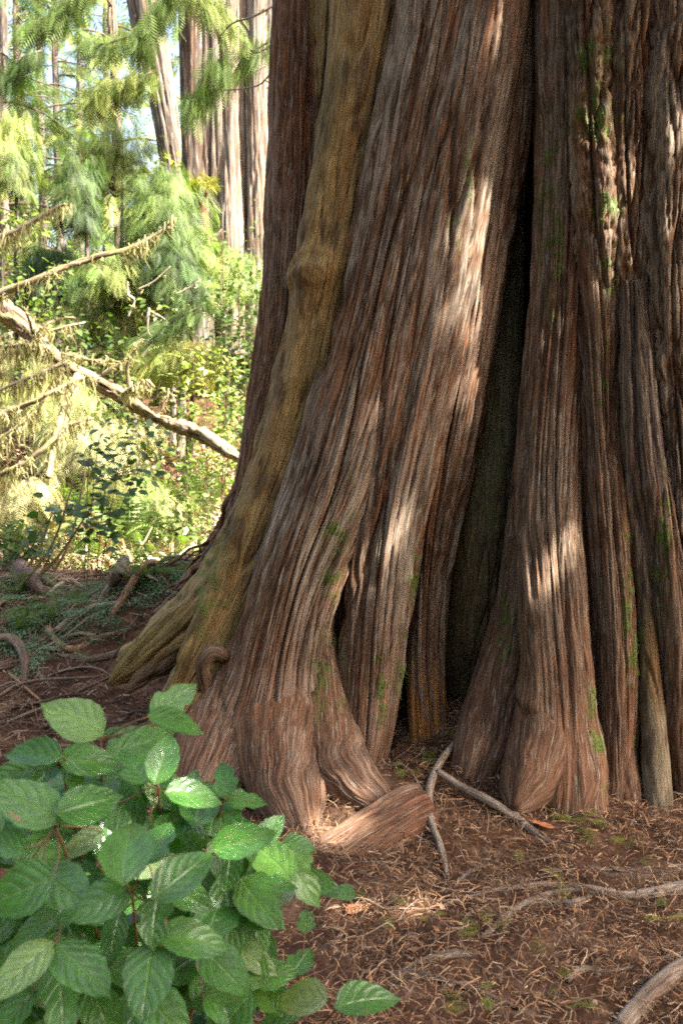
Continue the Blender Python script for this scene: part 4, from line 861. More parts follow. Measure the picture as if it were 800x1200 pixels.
bough('low dark bough spread beneath the huckleberry', [(235, 360, 7.4, 1.5), (210, 372, 7.4, 1.3), (190, 388, 7.4, 1), (175, 400, 7.4, .6)], 60, 8, (GR_MID, GR_DK), .12, hang=.3)
bough('feathery bough at the top left corner', [(120, -50, 11, 1.5), (90, -10, 11, 1.3), (70, 12, 11, 1), (30, 30, 11, .6)], 90, 9, (GR_LT, GR_MID), .24)

# ------------------------------------------------------------------ roots and sticks lying on the ground
T_ST = dict(base=np.array([.19, .135, .095]), grey=.85, greyc=np.array([.38, .315, .255]), red=.2, redc=np.array([.2, .09, .05]), dark=.3)
T_STL = dict(T_ST, base=np.array([.13, .085, .055]), greyc=np.array([.29, .23, .175]))
T_CR = dict(T_ST, base=np.array([.33, .19, .10]), grey=.5, greyc=np.array([.34, .25, .17]))
def gstick(name, label, segs, cat='root', tone=T_ST, seed=0, group=None, lift=.75):
    """segs: lists of (px, py, half width px[, extra lift in m]) lying on the ground"""
    t = None
    for k, s in enumerate(segs):
        K = []
        for a in s:
            px, py, hw = a[:3]; p = gpt(px, py); w = hw/FPX*p[1]; p = p+np.array([0, 0, w*lift+(a[3] if len(a) > 3 else 0)]); K.append([*p, w, w])
        if t is None: t = thing(name, tuple(K[0][:3]), label, cat, group)
        V, F, UV, F3, ex = tube(K, 16, .008, (0, .25, 1), relief('smooth', 600+seed*13+k, .45, tone), 0)
        child('stem' if k == 0 else 'fork', V, F, M_WOOD, t, uv=UV, col=ex['col'], F3=F3)
    return t
gstick('fallen_stick', 'upright curving grey stick between the roots of the two huge trunks', [[(532, 882, 4, .03), (515, 912, 4.5, .05), (503, 940, 5.5, .04), (504, 968, 5, .02), (516, 1000, 5, .01), (524, 1030, 4, .0)]], 'stick', seed=1)
gstick('fallen_stick', 'forked weathered stick slanting down right before the thickest column root', [[(512, 922, 4, .05), (540, 938, 5, .04), (572, 952, 5.5, .03), (602, 966, 5.5, .015), (628, 983, 5, .01), (652, 995, 3, 0)], [(605, 966, 4, .02), (598, 948, 3.5, .03), (590, 935, 3, .04), (582, 925, 1.5, .05)]], 'stick', seed=2)
gstick('surface_root', 'long grey forked root running in from the right edge', [[(830, 1040, 9), (790, 1048, 9), (755, 1053, 7.5), (715, 1053, 6.5), (680, 1048, 5.5), (640, 1052, 4.5), (605, 1066, 4), (575, 1092, 4), (560, 1105, 3)], [(720, 1050, 5), (680, 1042, 4), (640, 1040, 4), (590, 1044, 3.5), (545, 1054, 3), (508, 1068, 2)],
                                                                  [(690, 1054, 4), (672, 1062, 5), (650, 1062, 5), (625, 1055, 4)]], seed=3)
gstick('surface_root', 'thick grey root rising at the lower right corner', [[(725, 1215, 12), (748, 1188, 13), (772, 1162, 12), (800, 1140, 11), (830, 1125, 10)]], seed=4)
gstick('surface_root', 'thin brown root along the bottom edge', [[(455, 1148, 4), (482, 1142, 4.5), (515, 1150, 4), (560, 1164, 3.5), (605, 1182, 3), (655, 1205, 3)]], seed=5)
gstick('surface_root', 'short thin root crossing above the bottom one', [[(470, 1140, 3), (500, 1128, 5), (530, 1122, 6), (565, 1120, 4), (600, 1112, 2)]], seed=6)
gstick('surface_root', 'wavy grey root left of the corner root', [[(662, 1152, 5), (682, 1140, 6), (710, 1142, 4), (740, 1136, 3), (770, 1126, 3), (815, 1116, 3)]], seed=7)
gstick('surface_root', 'short knobby root above the long grey forked one', [[(530, 1045, 3), (545, 1028, 4), (560, 1020, 3), (590, 1012, 2)], [(545, 1028, 3), (538, 1040, 3), (520, 1048, 2)]], seed=8)
gstick('surface_root', 'root stub breaking the soil by the right edge', [[(640, 1010, 2), (690, 1018, 3), (740, 1020, 4), (800, 1016, 5)]], seed=9, lift=.0)
gstick('surface_root', 'broad bark-covered root shoulder half buried right of the forked root', [[(690, 1026, 5), (725, 1030, 9), (770, 1026, 10), (820, 1022, 11)]], seed=10, lift=-.2, tone=T_STL)
gstick('surface_root', 'forked root making an elbow in the left root bed', [[(56, 738, 4), (66, 753, 4), (76, 762, 5), (92, 764, 5), (115, 752, 4.5), (145, 741, 3)]], seed=11, tone=T_CR)
gstick('surface_root', 'grey arched root above the elbowed root', [[(66, 742, 4), (82, 732, 5.5), (100, 721, 6), (118, 715, 5), (142, 710, 4)]], seed=12)
gstick('surface_root', 'cream and orange root slanting up to a broken end', [[(118, 744, 3.5, .0), (132, 729, 4.5, .02), (147, 713, 5, .05), (160, 698, 5, .08), (172, 688, 5, .1), (184, 684, 4, .1)]], seed=13, tone=T_CR)
gstick('surface_root', 'dark upright root stub behind the cream root', [[(118, 712, 6, 0), (132, 698, 7, .03), (143, 684, 7, .06), (148, 670, 5, .1)]], seed=14, tone=T_STL)
gstick('surface_root', 'thick root curling down at the left edge', [[(-12, 762, 5, .02), (8, 763, 6, .05), (22, 770, 6, .05), (30, 785, 6, .03), (30, 803, 4, 0)]], seed=15, tone=T_STL)
gstick('surface_root', 'short root dipping beside the curling one', [[(32, 765, 3), (40, 780, 4), (49, 796, 4), (60, 808, 2)]], seed=16, tone=T_STL)
gstick('fallen_stick', 'thin reddish stick pointing at the shrub from the left', [[(12, 798, 2, .03), (30, 814, 2, .03), (52, 831, 1.8, .02)]], 'stick', seed=17, tone=T_CR)
gstick('fallen_stick', 'thin pale stick under the shrub’s top leaf', [[(-10, 856, 2, .02), (20, 848, 2.2, .02), (54, 834, 1.5, .02)]], 'stick', seed=18)
gstick('surface_root', 'thin root running over the crest at the left', [[(28, 662, 3), (46, 676, 4), (62, 688, 4), (80, 692, 3.5), (100, 696, 2)]], seed=19, tone=T_STL)
gstick('fallen_stick', 'arching thin stick in the dark hollow of the root bed', [[(56, 793, 1.2), (82, 790, 1.6, .02), (110, 791, 1.8, .03), (132, 799, 1.6, .02), (150, 810, 1.2)]], 'stick', seed=20)
gstick('fallen_stick', 'short stick below the arching thin one', [[(90, 800, 1.5), (108, 806, 2, .01), (132, 808, 1.5)]], 'stick', seed=21, tone=T_CR)
gstick('surface_root', 'low root reaching back from the splintery wood flare', [[(70, 770, 3), (100, 776, 4), (135, 770, 4.5), (165, 752, 4)]], seed=22, tone=T_STL)
gstick('fallen_branch', 'dark purplish branch end at the left edge of the crest', [[(-30, 640, 16, .02), (5, 662, 14, .02), (30, 682, 11, .0), (50, 700, 6, 0)]], 'branch', dict(T_STL, base=np.array([.09, .06, .06]), grey=.5), 23)
gstick('surface_root', 'root loop hugging the crest right of the small fern', [[(150, 700, 3), (175, 715, 4), (200, 705, 4), (222, 690, 4), (240, 672, 3)]], seed=24, tone=T_STL)
for i, (a, b_, c_) in enumerate([((5, 710), (60, 640), (88, 560)), ((20, 700), (70, 650), (110, 590)), ((-5, 700), (40, 655), (62, 600)), ((38, 705), (80, 640), (100, 555))]):
    K = []
    for j, (px, py) in enumerate((a, b_, c_)):
        p = at(px, py, 5.7+.1*i); w = (.011-.003*j); K.append([*p, w, w])
    t = thing('leaning_sapling', tuple(K[0][:3]), ['lowest', 'thicker', 'shortest', 'straightest'][i]+' of the bare stems leaning right over the crest at the left', 'sapling', 'bare stems leaning over the crest')
    V, F, UV, F3, ex = tube(K, 8, .03, (0, .3, 1), relief('smooth', 800+i, .3, T_CR), 0); m_ = mkmesh('bare_stem', V-np.array(t.location), F, M_WOOD, uv=UV, col=ex['col'], F3=F3); ob('stem', m_, t)

rg = np.random.RandomState(55)
for k_ in range(15):
    x0_, y0_ = 60+rg.rand()*150, 668+rg.rand()*100; a_ = R_(rg.choice([150, 170, 200, 215, 130]))+rg.normal()*.3; L_ = 28+50*rg.rand(); hw = 1.4+2.6*rg.rand(); b_ = rg.normal()*.5
    gstick('tangled_root', 'thin '+['grey', 'dark brown', 'cream'][k_ % 3]+' root tangled on the shaded bank left of the huge cedar', [[(x0_+math.cos(a_+b_*q_)*L_*q_, y0_-math.sin(a_+b_*q_)*L_*q_*.55, hw*(1-.6*q_), .02*math.sin(q_*3.1)) for q_ in (0, .3, .6, 1)]], 'root', [T_ST, T_STL, T_CR][k_ % 3], 60+k_, 'thin tangled roots on the shaded bank')
for k_ in range(11):
    x0_, y0_ = 430+rg.rand()*340, 1010+rg.rand()*170; a_ = rg.normal()*.35; L_ = 60+90*rg.rand(); hw = 1.0+1.6*rg.rand(); b_ = rg.normal()*.6
    gstick('creeping_root', 'thin '+['pale grey', 'brown'][k_ % 2]+' root threading through the needle carpet at the lower right', [[(x0_+math.cos(a_+b_*q_)*L_*q_, y0_-math.sin(a_+b_*q_)*L_*q_*.5+rg.normal()*2, hw*(1-.6*q_)) for q_ in (0, .25, .5, .75, 1)]], 'root', [T_ST, T_STL][k_ % 2], 90+k_, 'thin roots lacing the needle carpet')
# ------------------------------------------------------------------ needle litter, twigs, chips
r = np.random.RandomState(33)
def litter(n, area, ln, wd, cols, seed, lift=.004, tilt=.25):
    r = np.random.RandomState(seed); B = Batch(); x0, x1, y0, y1 = area
    x = x0+(x1-x0)*r.rand(n); y = y0+(y1-y0)*r.rand(n)**1.15; kp = r.rand(n) < .72+.7*pn(x*2.7, y*2.7, 91)+.3*pn(x*9, y*9, 92); x, y = x[kp], y[kp]; n = len(x); z = hgt(x, y)+.008
    z = z+lift*r.rand(n)*2+.006*pn(x*22, y*22, 41); a = r.rand(n)*6.28; D = np.stack([np.cos(a), np.sin(a), r.normal(size=n)*tilt], 1)
    tv = np.array([[-.5, 0, 0], [.5, 0, 0], [.55, .5, .10], [-.45, .5, .10], [.3, 1, 0], [-.3, 1, 0]]); tf = np.array([[0, 1, 2, 3], [3, 2, 4, 5]])
    L_ = ln[0]+(ln[1]-ln[0])*r.rand(n)**2; M = frames(D, np.tile([0, 0, 1.], (n, 1))+r.normal(size=(n, 3))*.5); w = wd[0]+(wd[1]-wd[0])*r.rand(n)
    M = M.copy(); M[:, :, 0] *= w[:, None]; M[:, :, 1] *= L_[:, None]; M[:, :, 2] *= L_[:, None]
    C = np.array(cols)[r.randint(len(cols), size=n)]; C = C*(.6+.8*r.rand(n, 1)); B.many(tv, tf, None, M, np.stack([x, y, z], 1), C)
    return B
PAL = [(.34, .19, .09), (.26, .145, .075), (.15, .09, .055), (.38, .25, .15), (.36, .25, .16), (.26, .12, .06), (.09, .05, .035)]
PALL = [(.13, .075, .045), (.09, .055, .035), (.20, .13, .085), (.06, .04, .028), (.27, .20, .14)]
def lit(name, B, label, mat=M_LITTER): ob(name, B.mesh(name, mat), None, label, 'litter', kind='stuff')
lit('needle_litter', litter(66000, (-.9, 1.9, 1.9, 4.3), (.015, .06), (.0010, .0030), PAL, 1, .009, .35), 'rust-brown carpet of fallen cedar needles before the trunks')
lit('root_bed_litter', litter(22000, (-3.0, -.3, 3.0, 6.9), (.02, .09), (.002, .006), PALL, 2, .01, .35), 'dark brown twig and needle litter over the shaded root bed')
lit('bark_chips', litter(420, (-.6, 1.8, 1.95, 3.7), (.012, .04), (.007, .016), [(.22, .12, .065), (.16, .085, .05), (.26, .17, .10)], 3, .006, .15), 'flat reddish bark chips strewn over the needle carpet')
lit('clearing_litter', litter(16000, (-5.0, -.2, 6.5, 9.5), (.05, .22), (.006, .02), [(.50, .42, .24), (.42, .30, .16), (.55, .48, .32), (.36, .36, .13), (.28, .15, .08)], 4, .10, .8), 'bleached twigs and dead fronds in the sunlit hollow behind the crest')
B = Batch()
for i in range(750):
    if i < 480: x, y = r.uniform(-.9, 1.8), r.uniform(1.95, 3.9)
    else: x, y = r.uniform(-2.8, -.5), r.uniform(3.2, 6.6)
    a = r.rand()*6.28; L_ = .05+.22*r.rand()**2; d = np.array([math.cos(a), math.sin(a)]); w = .0012+.003*r.rand()**2; bend = r.normal()*.25
    K = []
    for q in (0, .35, .7, 1):
        xx = x+d[0]*L_*q-d[1]*L_*bend*q*q; yv = y+d[1]*L_*q+d[0]*L_*bend*q*q; K.append([xx, yv, float(hgt(xx, yv))+.014+.012*r.rand()+w, w*(1-q*.5), w*(1-q*.5)])
    V2, F2, U2, F32, _ = tube(K, 4, L_/6, (0, .1, 1), None, 0); B.add(V2, F2, F32, np.array([(.26, .19, .14), (.16, .09, .06), (.30, .16, .09)][r.randint(3)])*(.7+.5*r.rand()), U2)
for i in range(260):
    q_ = r.rand()**.7; y = 3.4+3.1*q_; x = -.35-r.rand()*(.6+.45*y*.6)-.1*y
    a = R_(r.choice([20, 30, 150, 10, 60]))+r.normal()*.5; L_ = .15+.5*r.rand()**1.5; d = np.array([math.cos(a), math.sin(a)]); w = .003+.008*r.rand()**2; bend = r.normal()*.35; K = []
    for q in (0, .25, .5, .75, 1):
        xx = x+d[0]*L_*q-d[1]*L_*bend*q*q; yv = y+d[1]*L_*q+d[0]*L_*bend*q*q; K.append([xx, yv, float(hgt(xx, yv))+.012+.03*r.rand()*math.sin(q*3.14)+w*.6, w*(1-q*.6), w*(1-q*.6)])
    V2, F2, U2, F32, _ = tube(K, 6, L_/8, (0, .1, 1), None, 0); B.add(V2, F2, F32, np.array([(.24, .17, .12), (.16, .10, .07), (.30, .20, .12), (.10, .065, .045)][r.randint(4)])*(.7+.5*r.rand()), U2)
ob('fallen_twigs', B.mesh('fallen_twigs', M_WOOD), None, 'countless thin broken twigs strewn over the needle carpet', 'twigs', kind='stuff')
# green cedar sprays and mossy sprigs on the soil
B = Batch(); P_ = []
for (px, py, k, sp_) in [(30, 735, 30, .22), (70, 725, 26, .2), (15, 700, 20, .2), (165, 700, 20, .12), (60, 760, 14, .2), (100, 700, 14, .15), (200, 670, 24, .2), (15, 765, 12, .2), (130, 735, 10, .1)]:
    p = gpt(px, py); P_.append(p+r.normal(size=(k, 3))*sp_*.6)
P_ = np.vstack(P_*2)+r.normal(size=(2*sum(len(q) for q in P_), 3))*.08; P_[:, 2] = hgt(P_[:, 0], P_[:, 1])+.02+.05*r.rand(len(P_)); n = len(P_); a = r.rand(n)*6.28
B.many(*SP2, None, scaleM(frames(np.stack([np.cos(a), np.sin(a), .1*r.normal(size=n)], 1), np.tile([0, 0, 1.], (n, 1))), .11+.08*r.rand(n)), P_, jit((.075, .15, .06), n, .35))
ob('fallen_sprays', B.mesh('fallen_sprays', M_NEEDLE), None, 'fallen green cedar sprays lying over the shaded root bed', 'sprays', kind='stuff')
B = Batch(); P_ = []
for (px, py, k, sp_) in [(688, 965, 16, .04), (690, 985, 6, .05), (640, 1020, 5, .05), (500, 895, 10, .05), (530, 865, 6, .03), (470, 905, 6, .03), (770, 1090, 4, .05), (600, 1090, 4, .05), (560, 1180, 6, .04), (460, 1070, 5, .04), (650, 1170, 4, .04), (740, 1010, 5, .06), (520, 1100, 4, .05), (455, 970, 5, .03)]:
    p = gpt(px, py); P_.append(p+r.normal(size=(k, 3))*sp_)
P_ = np.vstack(P_); P_[:, 2] = hgt(P_[:, 0], P_[:, 1])+.012+.02*r.rand(len(P_)); n = len(P_); a = r.rand(n)*6.28
B.many(*SP1, None, scaleM(frames(np.stack([np.cos(a), np.sin(a), .2*r.normal(size=n)], 1), np.tile([0, 0, 1.], (n, 1))), .035+.035*r.rand(n)), P_, jit((.17, .19, .04), n, .4))
ob('moss_sprigs', B.mesh('moss_sprigs', M_MOSS), None, 'tiny yellow-green sprigs scattered on the needle carpet', 'sprigs', kind='stuff')

# moss tufts on the fluted trunk and in the grooves
bpy.context.view_layer.update()
for T, lab in ((T1, 1), (T2, 2)):
    B = Batch()
    for o in [o for o in T.children if o.type == 'MESH' and o.name.split('.')[0] == 'buttress']:
        me = o.data; V = np.empty(len(me.vertices)*3, np.float32); me.vertices.foreach_get('co', V); V = V.reshape(-1, 3)+np.array(T.location, np.float32)
        Nn_ = np.empty(len(me.vertices)*3, np.float32); me.vertex_normals.foreach_get('vector', Nn_); Nn_ = Nn_.reshape(-1, 3)
        mm = np.clip(moss_at(V)*(.25+1.0*sst(-.05, .35, pn(V[:, 0]*16, V[:, 2]*11, 71)+.8*pn(V[:, 0]*45, V[:, 2]*30, 72)))-.15, 0, 1)
        pick = np.where((mm > .35) & (rs.rand(len(V)) < .5*mm) & (Nn_[:, 1] < .3))[0]
        if len(pick) == 0: continue
        k = len(pick); p = V[pick]; d = Nn_[pick]*.8+rvec(k)*.6+np.array([0, 0, -.2])
        tv = np.array([[-.22, 0, 0], [.22, 0, 0], [.15, .6, .05], [0, 1, -.1], [-.15, .6, .05]]); br_ = .6*sst(.4, 1.4, pn(p[:, 0]*8, p[:, 2]*8, 75)+.8)[:, None]
        B.many(tv, [[0, 1, 2, 4]], [[4, 2, 3]], scaleM(frames(d, np.tile([0, 0, 1.], (k, 1))), .006+.010*rs.rand(k)), p, jit((.07, .12, .02), k, .3)*(1-br_)+jit((.19, .22, .045), k, .3)*br_)
    if not B.empty(): ob('moss', B.mesh('moss', M_MOSS, T.location), T, kind='stuff')
# ------------------------------------------------------------------ the salal shrub in front
m, nt, N, L, P = nodemat("salal_leaf"); M_SAL = m
uvn = N.new('ShaderNodeUVMap'); sx = N.new('ShaderNodeSeparateXYZ'); L.new(uvn.outputs[0], sx.inputs[0])
def mth(op, a, b=None, clamp=False):
    q = N.new('ShaderNodeMath'); q.operation = op; q.use_clamp = clamp
    for i, v in enumerate((a, b)):
        if v is None: continue
        if isinstance(v, (int, float)): q.inputs[i].default_value = v
        else: L.new(v, q.inputs[i])
    return q.outputs[0]
au = mth('ABSOLUTE', sx.outputs[0])                      # 0 at the midrib, 1 at the edge
mid = mth('SUBTRACT', 1, mth('DIVIDE', au, .085), True)
ph = mth('SUBTRACT', mth('MULTIPLY', sx.outputs[1], 5.5), mth('MULTIPLY', mth('POWER', au, 1.3), 2.0))
fr_ = mth('ABSOLUTE', mth('SUBTRACT', mth('FRACT', ph), .5)); side = mth('SUBTRACT', 1, mth('DIVIDE', fr_, .085), True)
side = mth('MULTIPLY', side, mth('SUBTRACT', 1, mth('MULTIPLY', au, .8)))
vo = N.new('ShaderNodeTexVoronoi'); vo.feature = 'DISTANCE_TO_EDGE'; vo.inputs['Scale'].default_value = 26; L.new(uvn.outputs[0], vo.inputs[0])
net = mth('SUBTRACT', 1, mth('DIVIDE', vo.outputs['Distance'], .06), True)
vein = mth('MAXIMUM', mth('MAXIMUM', mid, mth('MULTIPLY', side, .7)), mth('MULTIPLY', net, .22))
oi = N.new('ShaderNodeObjectInfo')
ge = N.new('ShaderNodeTexCoord'); nz = N.new('ShaderNodeTexNoise'); nz.noise_dimensions = '4D'; nz.inputs['Scale'].default_value = 2.6; nz.inputs['Detail'].default_value = 5
L.new(uvn.outputs[0], nz.inputs[0]); L.new(mth('MULTIPLY', oi.outputs['Random'], 50), nz.inputs['W'])
cr = N.new('ShaderNodeValToRGB'); L.new(oi.outputs['Random'], cr.inputs[0]); e = cr.color_ramp.elements
e[0].color = (.042, .150, .015, 1); e[1].color = (.12, .26, .035, 1); e[1].position = .94; q = e.new(.5); q.color = (.062, .195, .022, 1); q = e.new(.8); q.color = (.07, .20, .03, 1); q = e.new(.96); q.color = (.22, .30, .13, 1)
def mixc(a, b, f, mode='MIX'):
    q = N.new('ShaderNodeMix'); q.data_type = 'RGBA'; q.blend_type = mode
    for s, v in ((0, f), (6, a), (7, b)):
        if isinstance(v, (int, float)): q.inputs[s].default_value = v
        elif isinstance(v, tuple): q.inputs[s].default_value = v
        else: L.new(v, q.inputs[s])
    return q.outputs[2]
mrp = N.new('ShaderNodeMapRange'); L.new(nz.outputs[0], mrp.inputs[0]); mrp.inputs[1].default_value = .3; mrp.inputs[2].default_value = .7; mrp.inputs[3].default_value = .72; mrp.inputs[4].default_value = 1.3
vs = N.new('ShaderNodeVectorMath'); vs.operation = 'SCALE'; L.new(cr.outputs[0], vs.inputs[0]); L.new(mrp.outputs[0], vs.inputs['Scale'])
c1 = mixc(vs.outputs[0], (.22, .34, .10, 1), mth('MULTIPLY', vein, .5))
n2 = N.new('ShaderNodeTexNoise'); n2.noise_dimensions = '4D'; n2.inputs['Scale'].default_value = 3.4; n2.inputs['Detail'].default_value = 3; L.new(uvn.outputs[0], n2.inputs[0]); L.new(mth('MULTIPLY', oi.outputs['Random'], 91), n2.inputs['W'])
sp = mth('MULTIPLY', mth('SUBTRACT', n2.outputs[0], .675), 40, True); c2 = mixc(c1, (.30, .17, .07, 1), sp)
edge = mth('MULTIPLY', mth('SUBTRACT', mth('ADD', au, mth('MULTIPLY', n2.outputs[0], .35)), 1.18), 14, True); c2 = mixc(c2, (.20, .10, .035, 1), edge)
n3 = N.new('ShaderNodeTexNoise'); n3.noise_dimensions = '4D'; n3.inputs['Scale'].default_value = 16; L.new(uvn.outputs[0], n3.inputs[0]); L.new(mth('MULTIPLY', oi.outputs['Random'], 37), n3.inputs['W'])
c2 = mixc(c2, (.025, .018, .01, 1), mth('MULTIPLY', mth('SUBTRACT', n3.outputs[0], .755), 40, True))
L.new(c2, P.inputs['Base Color']); P.inputs['Coat Weight'].default_value = .12; P.inputs['Coat Roughness'].default_value = .28; P.inputs['Roughness'].default_value = .27; P.inputs['Specular IOR Level'].default_value = .8
bp = N.new('ShaderNodeBump'); bp.inputs['Strength'].default_value = .9; bp.inputs['Distance'].default_value = .0022
L.new(mth('ADD', mth('ADD', mth('MULTIPLY', vein, -.6), mth('MULTIPLY', fr_, .7)), mth('MULTIPLY', nz.outputs[0], .5)), bp.inputs['Height']); L.new(bp.outputs[0], P.inputs['Normal'])
tr = N.new('ShaderNodeBsdfTranslucent'); L.new(mixc(c2, (1.6, 1.9, .6, 1), 1.0, 'MULTIPLY'), tr.inputs[0])
ms = N.new('ShaderNodeMixShader'); ms.inputs[0].default_value = .3; L.new(P.outputs[0], ms.inputs[1]); L.new(tr.outputs[0], ms.inputs[2]); L.new(ms.outputs[0], N['Material Output'].inputs[0])
mt, nt2, N2, L2, P2 = nodemat("salal_stem"); P2.inputs['Base Color'].default_value = (.17, .075, .045, 1); P2.inputs['Roughness'].default_value = .5
nzz = N2.new('ShaderNodeTexNoise'); nzz.inputs['Scale'].default_value = 60; crr = N2.new('ShaderNodeValToRGB'); L2.new(nzz.outputs[0], crr.inputs[0]); crr.color_ramp.elements[0].color = (.10, .045, .03, 1); crr.color_ramp.elements[1].color = (.24, .12, .05, 1); L2.new(crr.outputs[0], P2.inputs['Base Color'])

def leaf_mesh(k, nl=14, nw=8):
    r = np.random.RandomState(k+40); V = []; UV = []
    fold = r.uniform(.05, .45); curl = r.uniform(-.45, .02); tw = r.normal()*.14; wv = r.uniform(.008, .020); pp_ = r.uniform(.42, .52); wd = r.uniform(.27, .33); bite = r.rand(3)
    for i in range(nl+1):
        t = i/nl; tt = t**1.0
        w = wd*math.sin(math.pi*min(1, max(0, tt))**.80)**.75 if 0 < t < 1 else .004
        w *= (1-.18*tt); w = w*(1-.55*sst(.86, 1.0, t)) if t < 1 else .0
        for j in range(nw+1):
            u = -1+2*j/nw; ww = w*(1+.035*math.sin(i*2.3+j*3+k))
            if abs(u) == 1 and k % 3 == 0 and abs(t-bite[0]) < .06: ww *= .72
            x = u*ww; z = fold*abs(x)**1.2*1.2+curl*t*t+.02*math.sin(3.1*t+k)
            z += wv*math.sin((t*5.5-abs(u)**1.3*2.0)*2*math.pi)*abs(u)*(1-abs(u)*.3)*(1 if 0 < t < 1 else 0)
            x2 = x*math.cos(tw*t*3)-z*math.sin(tw*t)*.2; V.append([x2+.03*math.sin(t*3+k), t, z+x*tw*t]); UV.append([u, t])
    idx = np.arange((nl+1)*(nw+1)).reshape(nl+1, nw+1)
    F = np.stack([idx[:-1, :-1], idx[:-1, 1:], idx[1:, 1:], idx[1:, :-1]], -1).reshape(-1, 4)
    return mkmesh('leaf', V, F, M_SAL, uv=UV)
LM = [leaf_mesh(k) for k in range(14)]
sb = at(90, 1120, 1.35); SR = thing('salal_shrub', (-.45, 1.45, float(hgt(-.45, 1.45))), 'glossy broad-leaved green shrub in front at the lower left', 'shrub')
SL = np.array(SR.location); r = np.random.RandomState(4)
# (px, py of the leaf's middle, length px, direction of the tip in degrees, width factor, distance)
LV = [(84, 843, 80, 150, 1, 1.42), (205, 820, 68, 45, 1, 1.48), (207, 846, 70, -5, .95, 1.45), (140, 856, 44, 30, .8, 1.5), (165, 870, 84, 8, .9, 1.5), (192, 886, 66, 82, 1.1, 1.38), (157, 898, 50, 125, 1.05, 1.42),
      (36, 877, 74, 165, 1, 1.36), (108, 890, 76, 0, 1, 1.38), (87, 910, 42, -65, 1.3, 1.4), (50, 912, 50, 215, 1.1, 1.38), (28, 938, 96, 145, .95, 1.26), (107, 942, 82, 12, 1, 1.28), (230, 930, 72, -5, 1.05, 1.36),
      (262, 912, 44, 105, 1.2, 1.42), (288, 937, 52, -3, 1.05, 1.42), (150, 984, 96, 92, 1.05, 1.22), (184, 985, 62, 60, 1.1, 1.3), (215, 1020, 96, 35, .95, 1.22), (287, 984, 80, 20, .95, 1.34), (318, 972, 48, 50, 1, 1.4),
      (352, 986, 42, -5, 1.2, 1.46), (352, 1020, 76, -38, 1.15, 1.42), (306, 1058, 74, -52, 1.1, 1.34), (268, 1022, 48, -90, 1.2, 1.36), (20, 1040, 90, 200, 1.05, 1.18), (78, 1040, 72, -45, 1.1, 1.22), (118, 1060, 84, 210, .95, 1.2),
      (183, 1080, 60, -88, 1.4, 1.22), (231, 1098, 90, 5, 1.1, 1.22), (98, 1136, 82, -52, 1.15, 1.16), (25, 1140, 100, 215, 1, 1.14), (70, 1172, 82, -85, 1.0, 1.18), (172, 1152, 90, -103, 1.1, 1.18), (265, 1136, 84, -48, 1.05, 1.26),
      (38, 1088, 66, 205, 1, 1.24), (196, 1192, 80, -40, 1.1, 1.2), (350, 1168, 68, 172, 1.25, 1.36), (431, 1168, 80, 18, 1, 1.4), (399, 1048, 34, 178, 1, 1.46), (358, 1078, 30, 92, 1.3, 1.44), (352, 1122, 46, 62, 1.1, 1.4),
      (298, 1120, 58, -28, 1, 1.34), (322, 1140, 62, 15, .9, 1.36), (5, 985, 60, 160, 1, 1.24), (95, 985, 60, 200, .9, 1.35), (60, 1000, 62, 30, .8, 1.3), (205, 965, 60, 20, .9, 1.42), (170, 925, 52, -30, .9, 1.45),
      (225, 1050, 66, -20, 1, 1.3), (250, 1075, 58, 60, 1, 1.32), (135, 1100, 64, -110, 1, 1.27), (145, 1010, 50, 200, .9, 1.35), (270, 1185, 72, -20, 1, 1.28), (120, 1195, 74, -70, 1, 1.2), (320, 1000, 50, 190, .9, 1.42), (330, 1190, 60, 200, .8, 1.38),
      (10, 1190, 80, 230, 1, 1.15), (240, 965, 48, -30, .9, 1.44), (60, 955, 50, -30, .8, 1.33), (12, 905, 60, 190, .9, 1.4), (130, 925, 44, 70, .8, 1.42), (290, 1090, 50, -80, .9, 1.38), (375, 1035, 60, -20, .9, 1.5)]
stemS = Batch()
def put(px, py, ln, ang, wf, Y, r, flat=.6):
    a = R_(ang+r.normal()*4); c = at(px, py, Y); ray_ = c-CP; dist = np.linalg.norm(ray_); v = -ray_/dist
    sc = ln/FPX*(dist/np.linalg.norm(ray(px, py)))
    rr = np.array([1., 0, 0]); uu = np.cross(v, rr)*-1; uu = cU-np.dot(cU, v)*v; uu /= np.linalg.norm(uu); rr = cR-np.dot(cR, v)*v; rr /= np.linalg.norm(rr)
    d = rr*math.cos(a)+uu*math.sin(a)
    nrm = v*.9+np.array([0, 0, 1])*flat+rvec(1, r)[0]*.26; nrm /= np.linalg.norm(nrm)
    s = -np.dot(d, nrm)/max(.25, np.dot(v, nrm)); s = max(-.9, min(.9, s)); t = d+v*s; lt_ = np.linalg.norm(t)
    tn = t/lt_; nn = nrm-np.dot(nrm, tn)*tn; nn /= np.linalg.norm(nn); sd = np.cross(tn, nn)
    wf *= r.uniform(.84, 1.2); S = sc*lt_; base = c-t*sc*.5
    M = Matrix([[*(sd*S*wf)], [*(tn*S)], [*(nn*S)]]).transposed().to_4x4(); M.translation = Vector(base-SL)
    o = ob('leaf', LM[r.randint(len(LM))], SR); o.matrix_local = M
    return base, tn
hubs = [at(118, 868, 1.45), at(72, 895, 1.4), at(185, 918, 1.42), at(65, 968, 1.3), at(262, 936, 1.42), at(155, 1044, 1.26), at(180, 1046, 1.28), at(258, 1000, 1.38), at(65, 1108, 1.22), at(188, 1105, 1.26), at(330, 995, 1.44), at(350, 1150, 1.4), at(395, 1182, 1.42), at(240, 1105, 1.3), at(285, 1030, 1.38)]
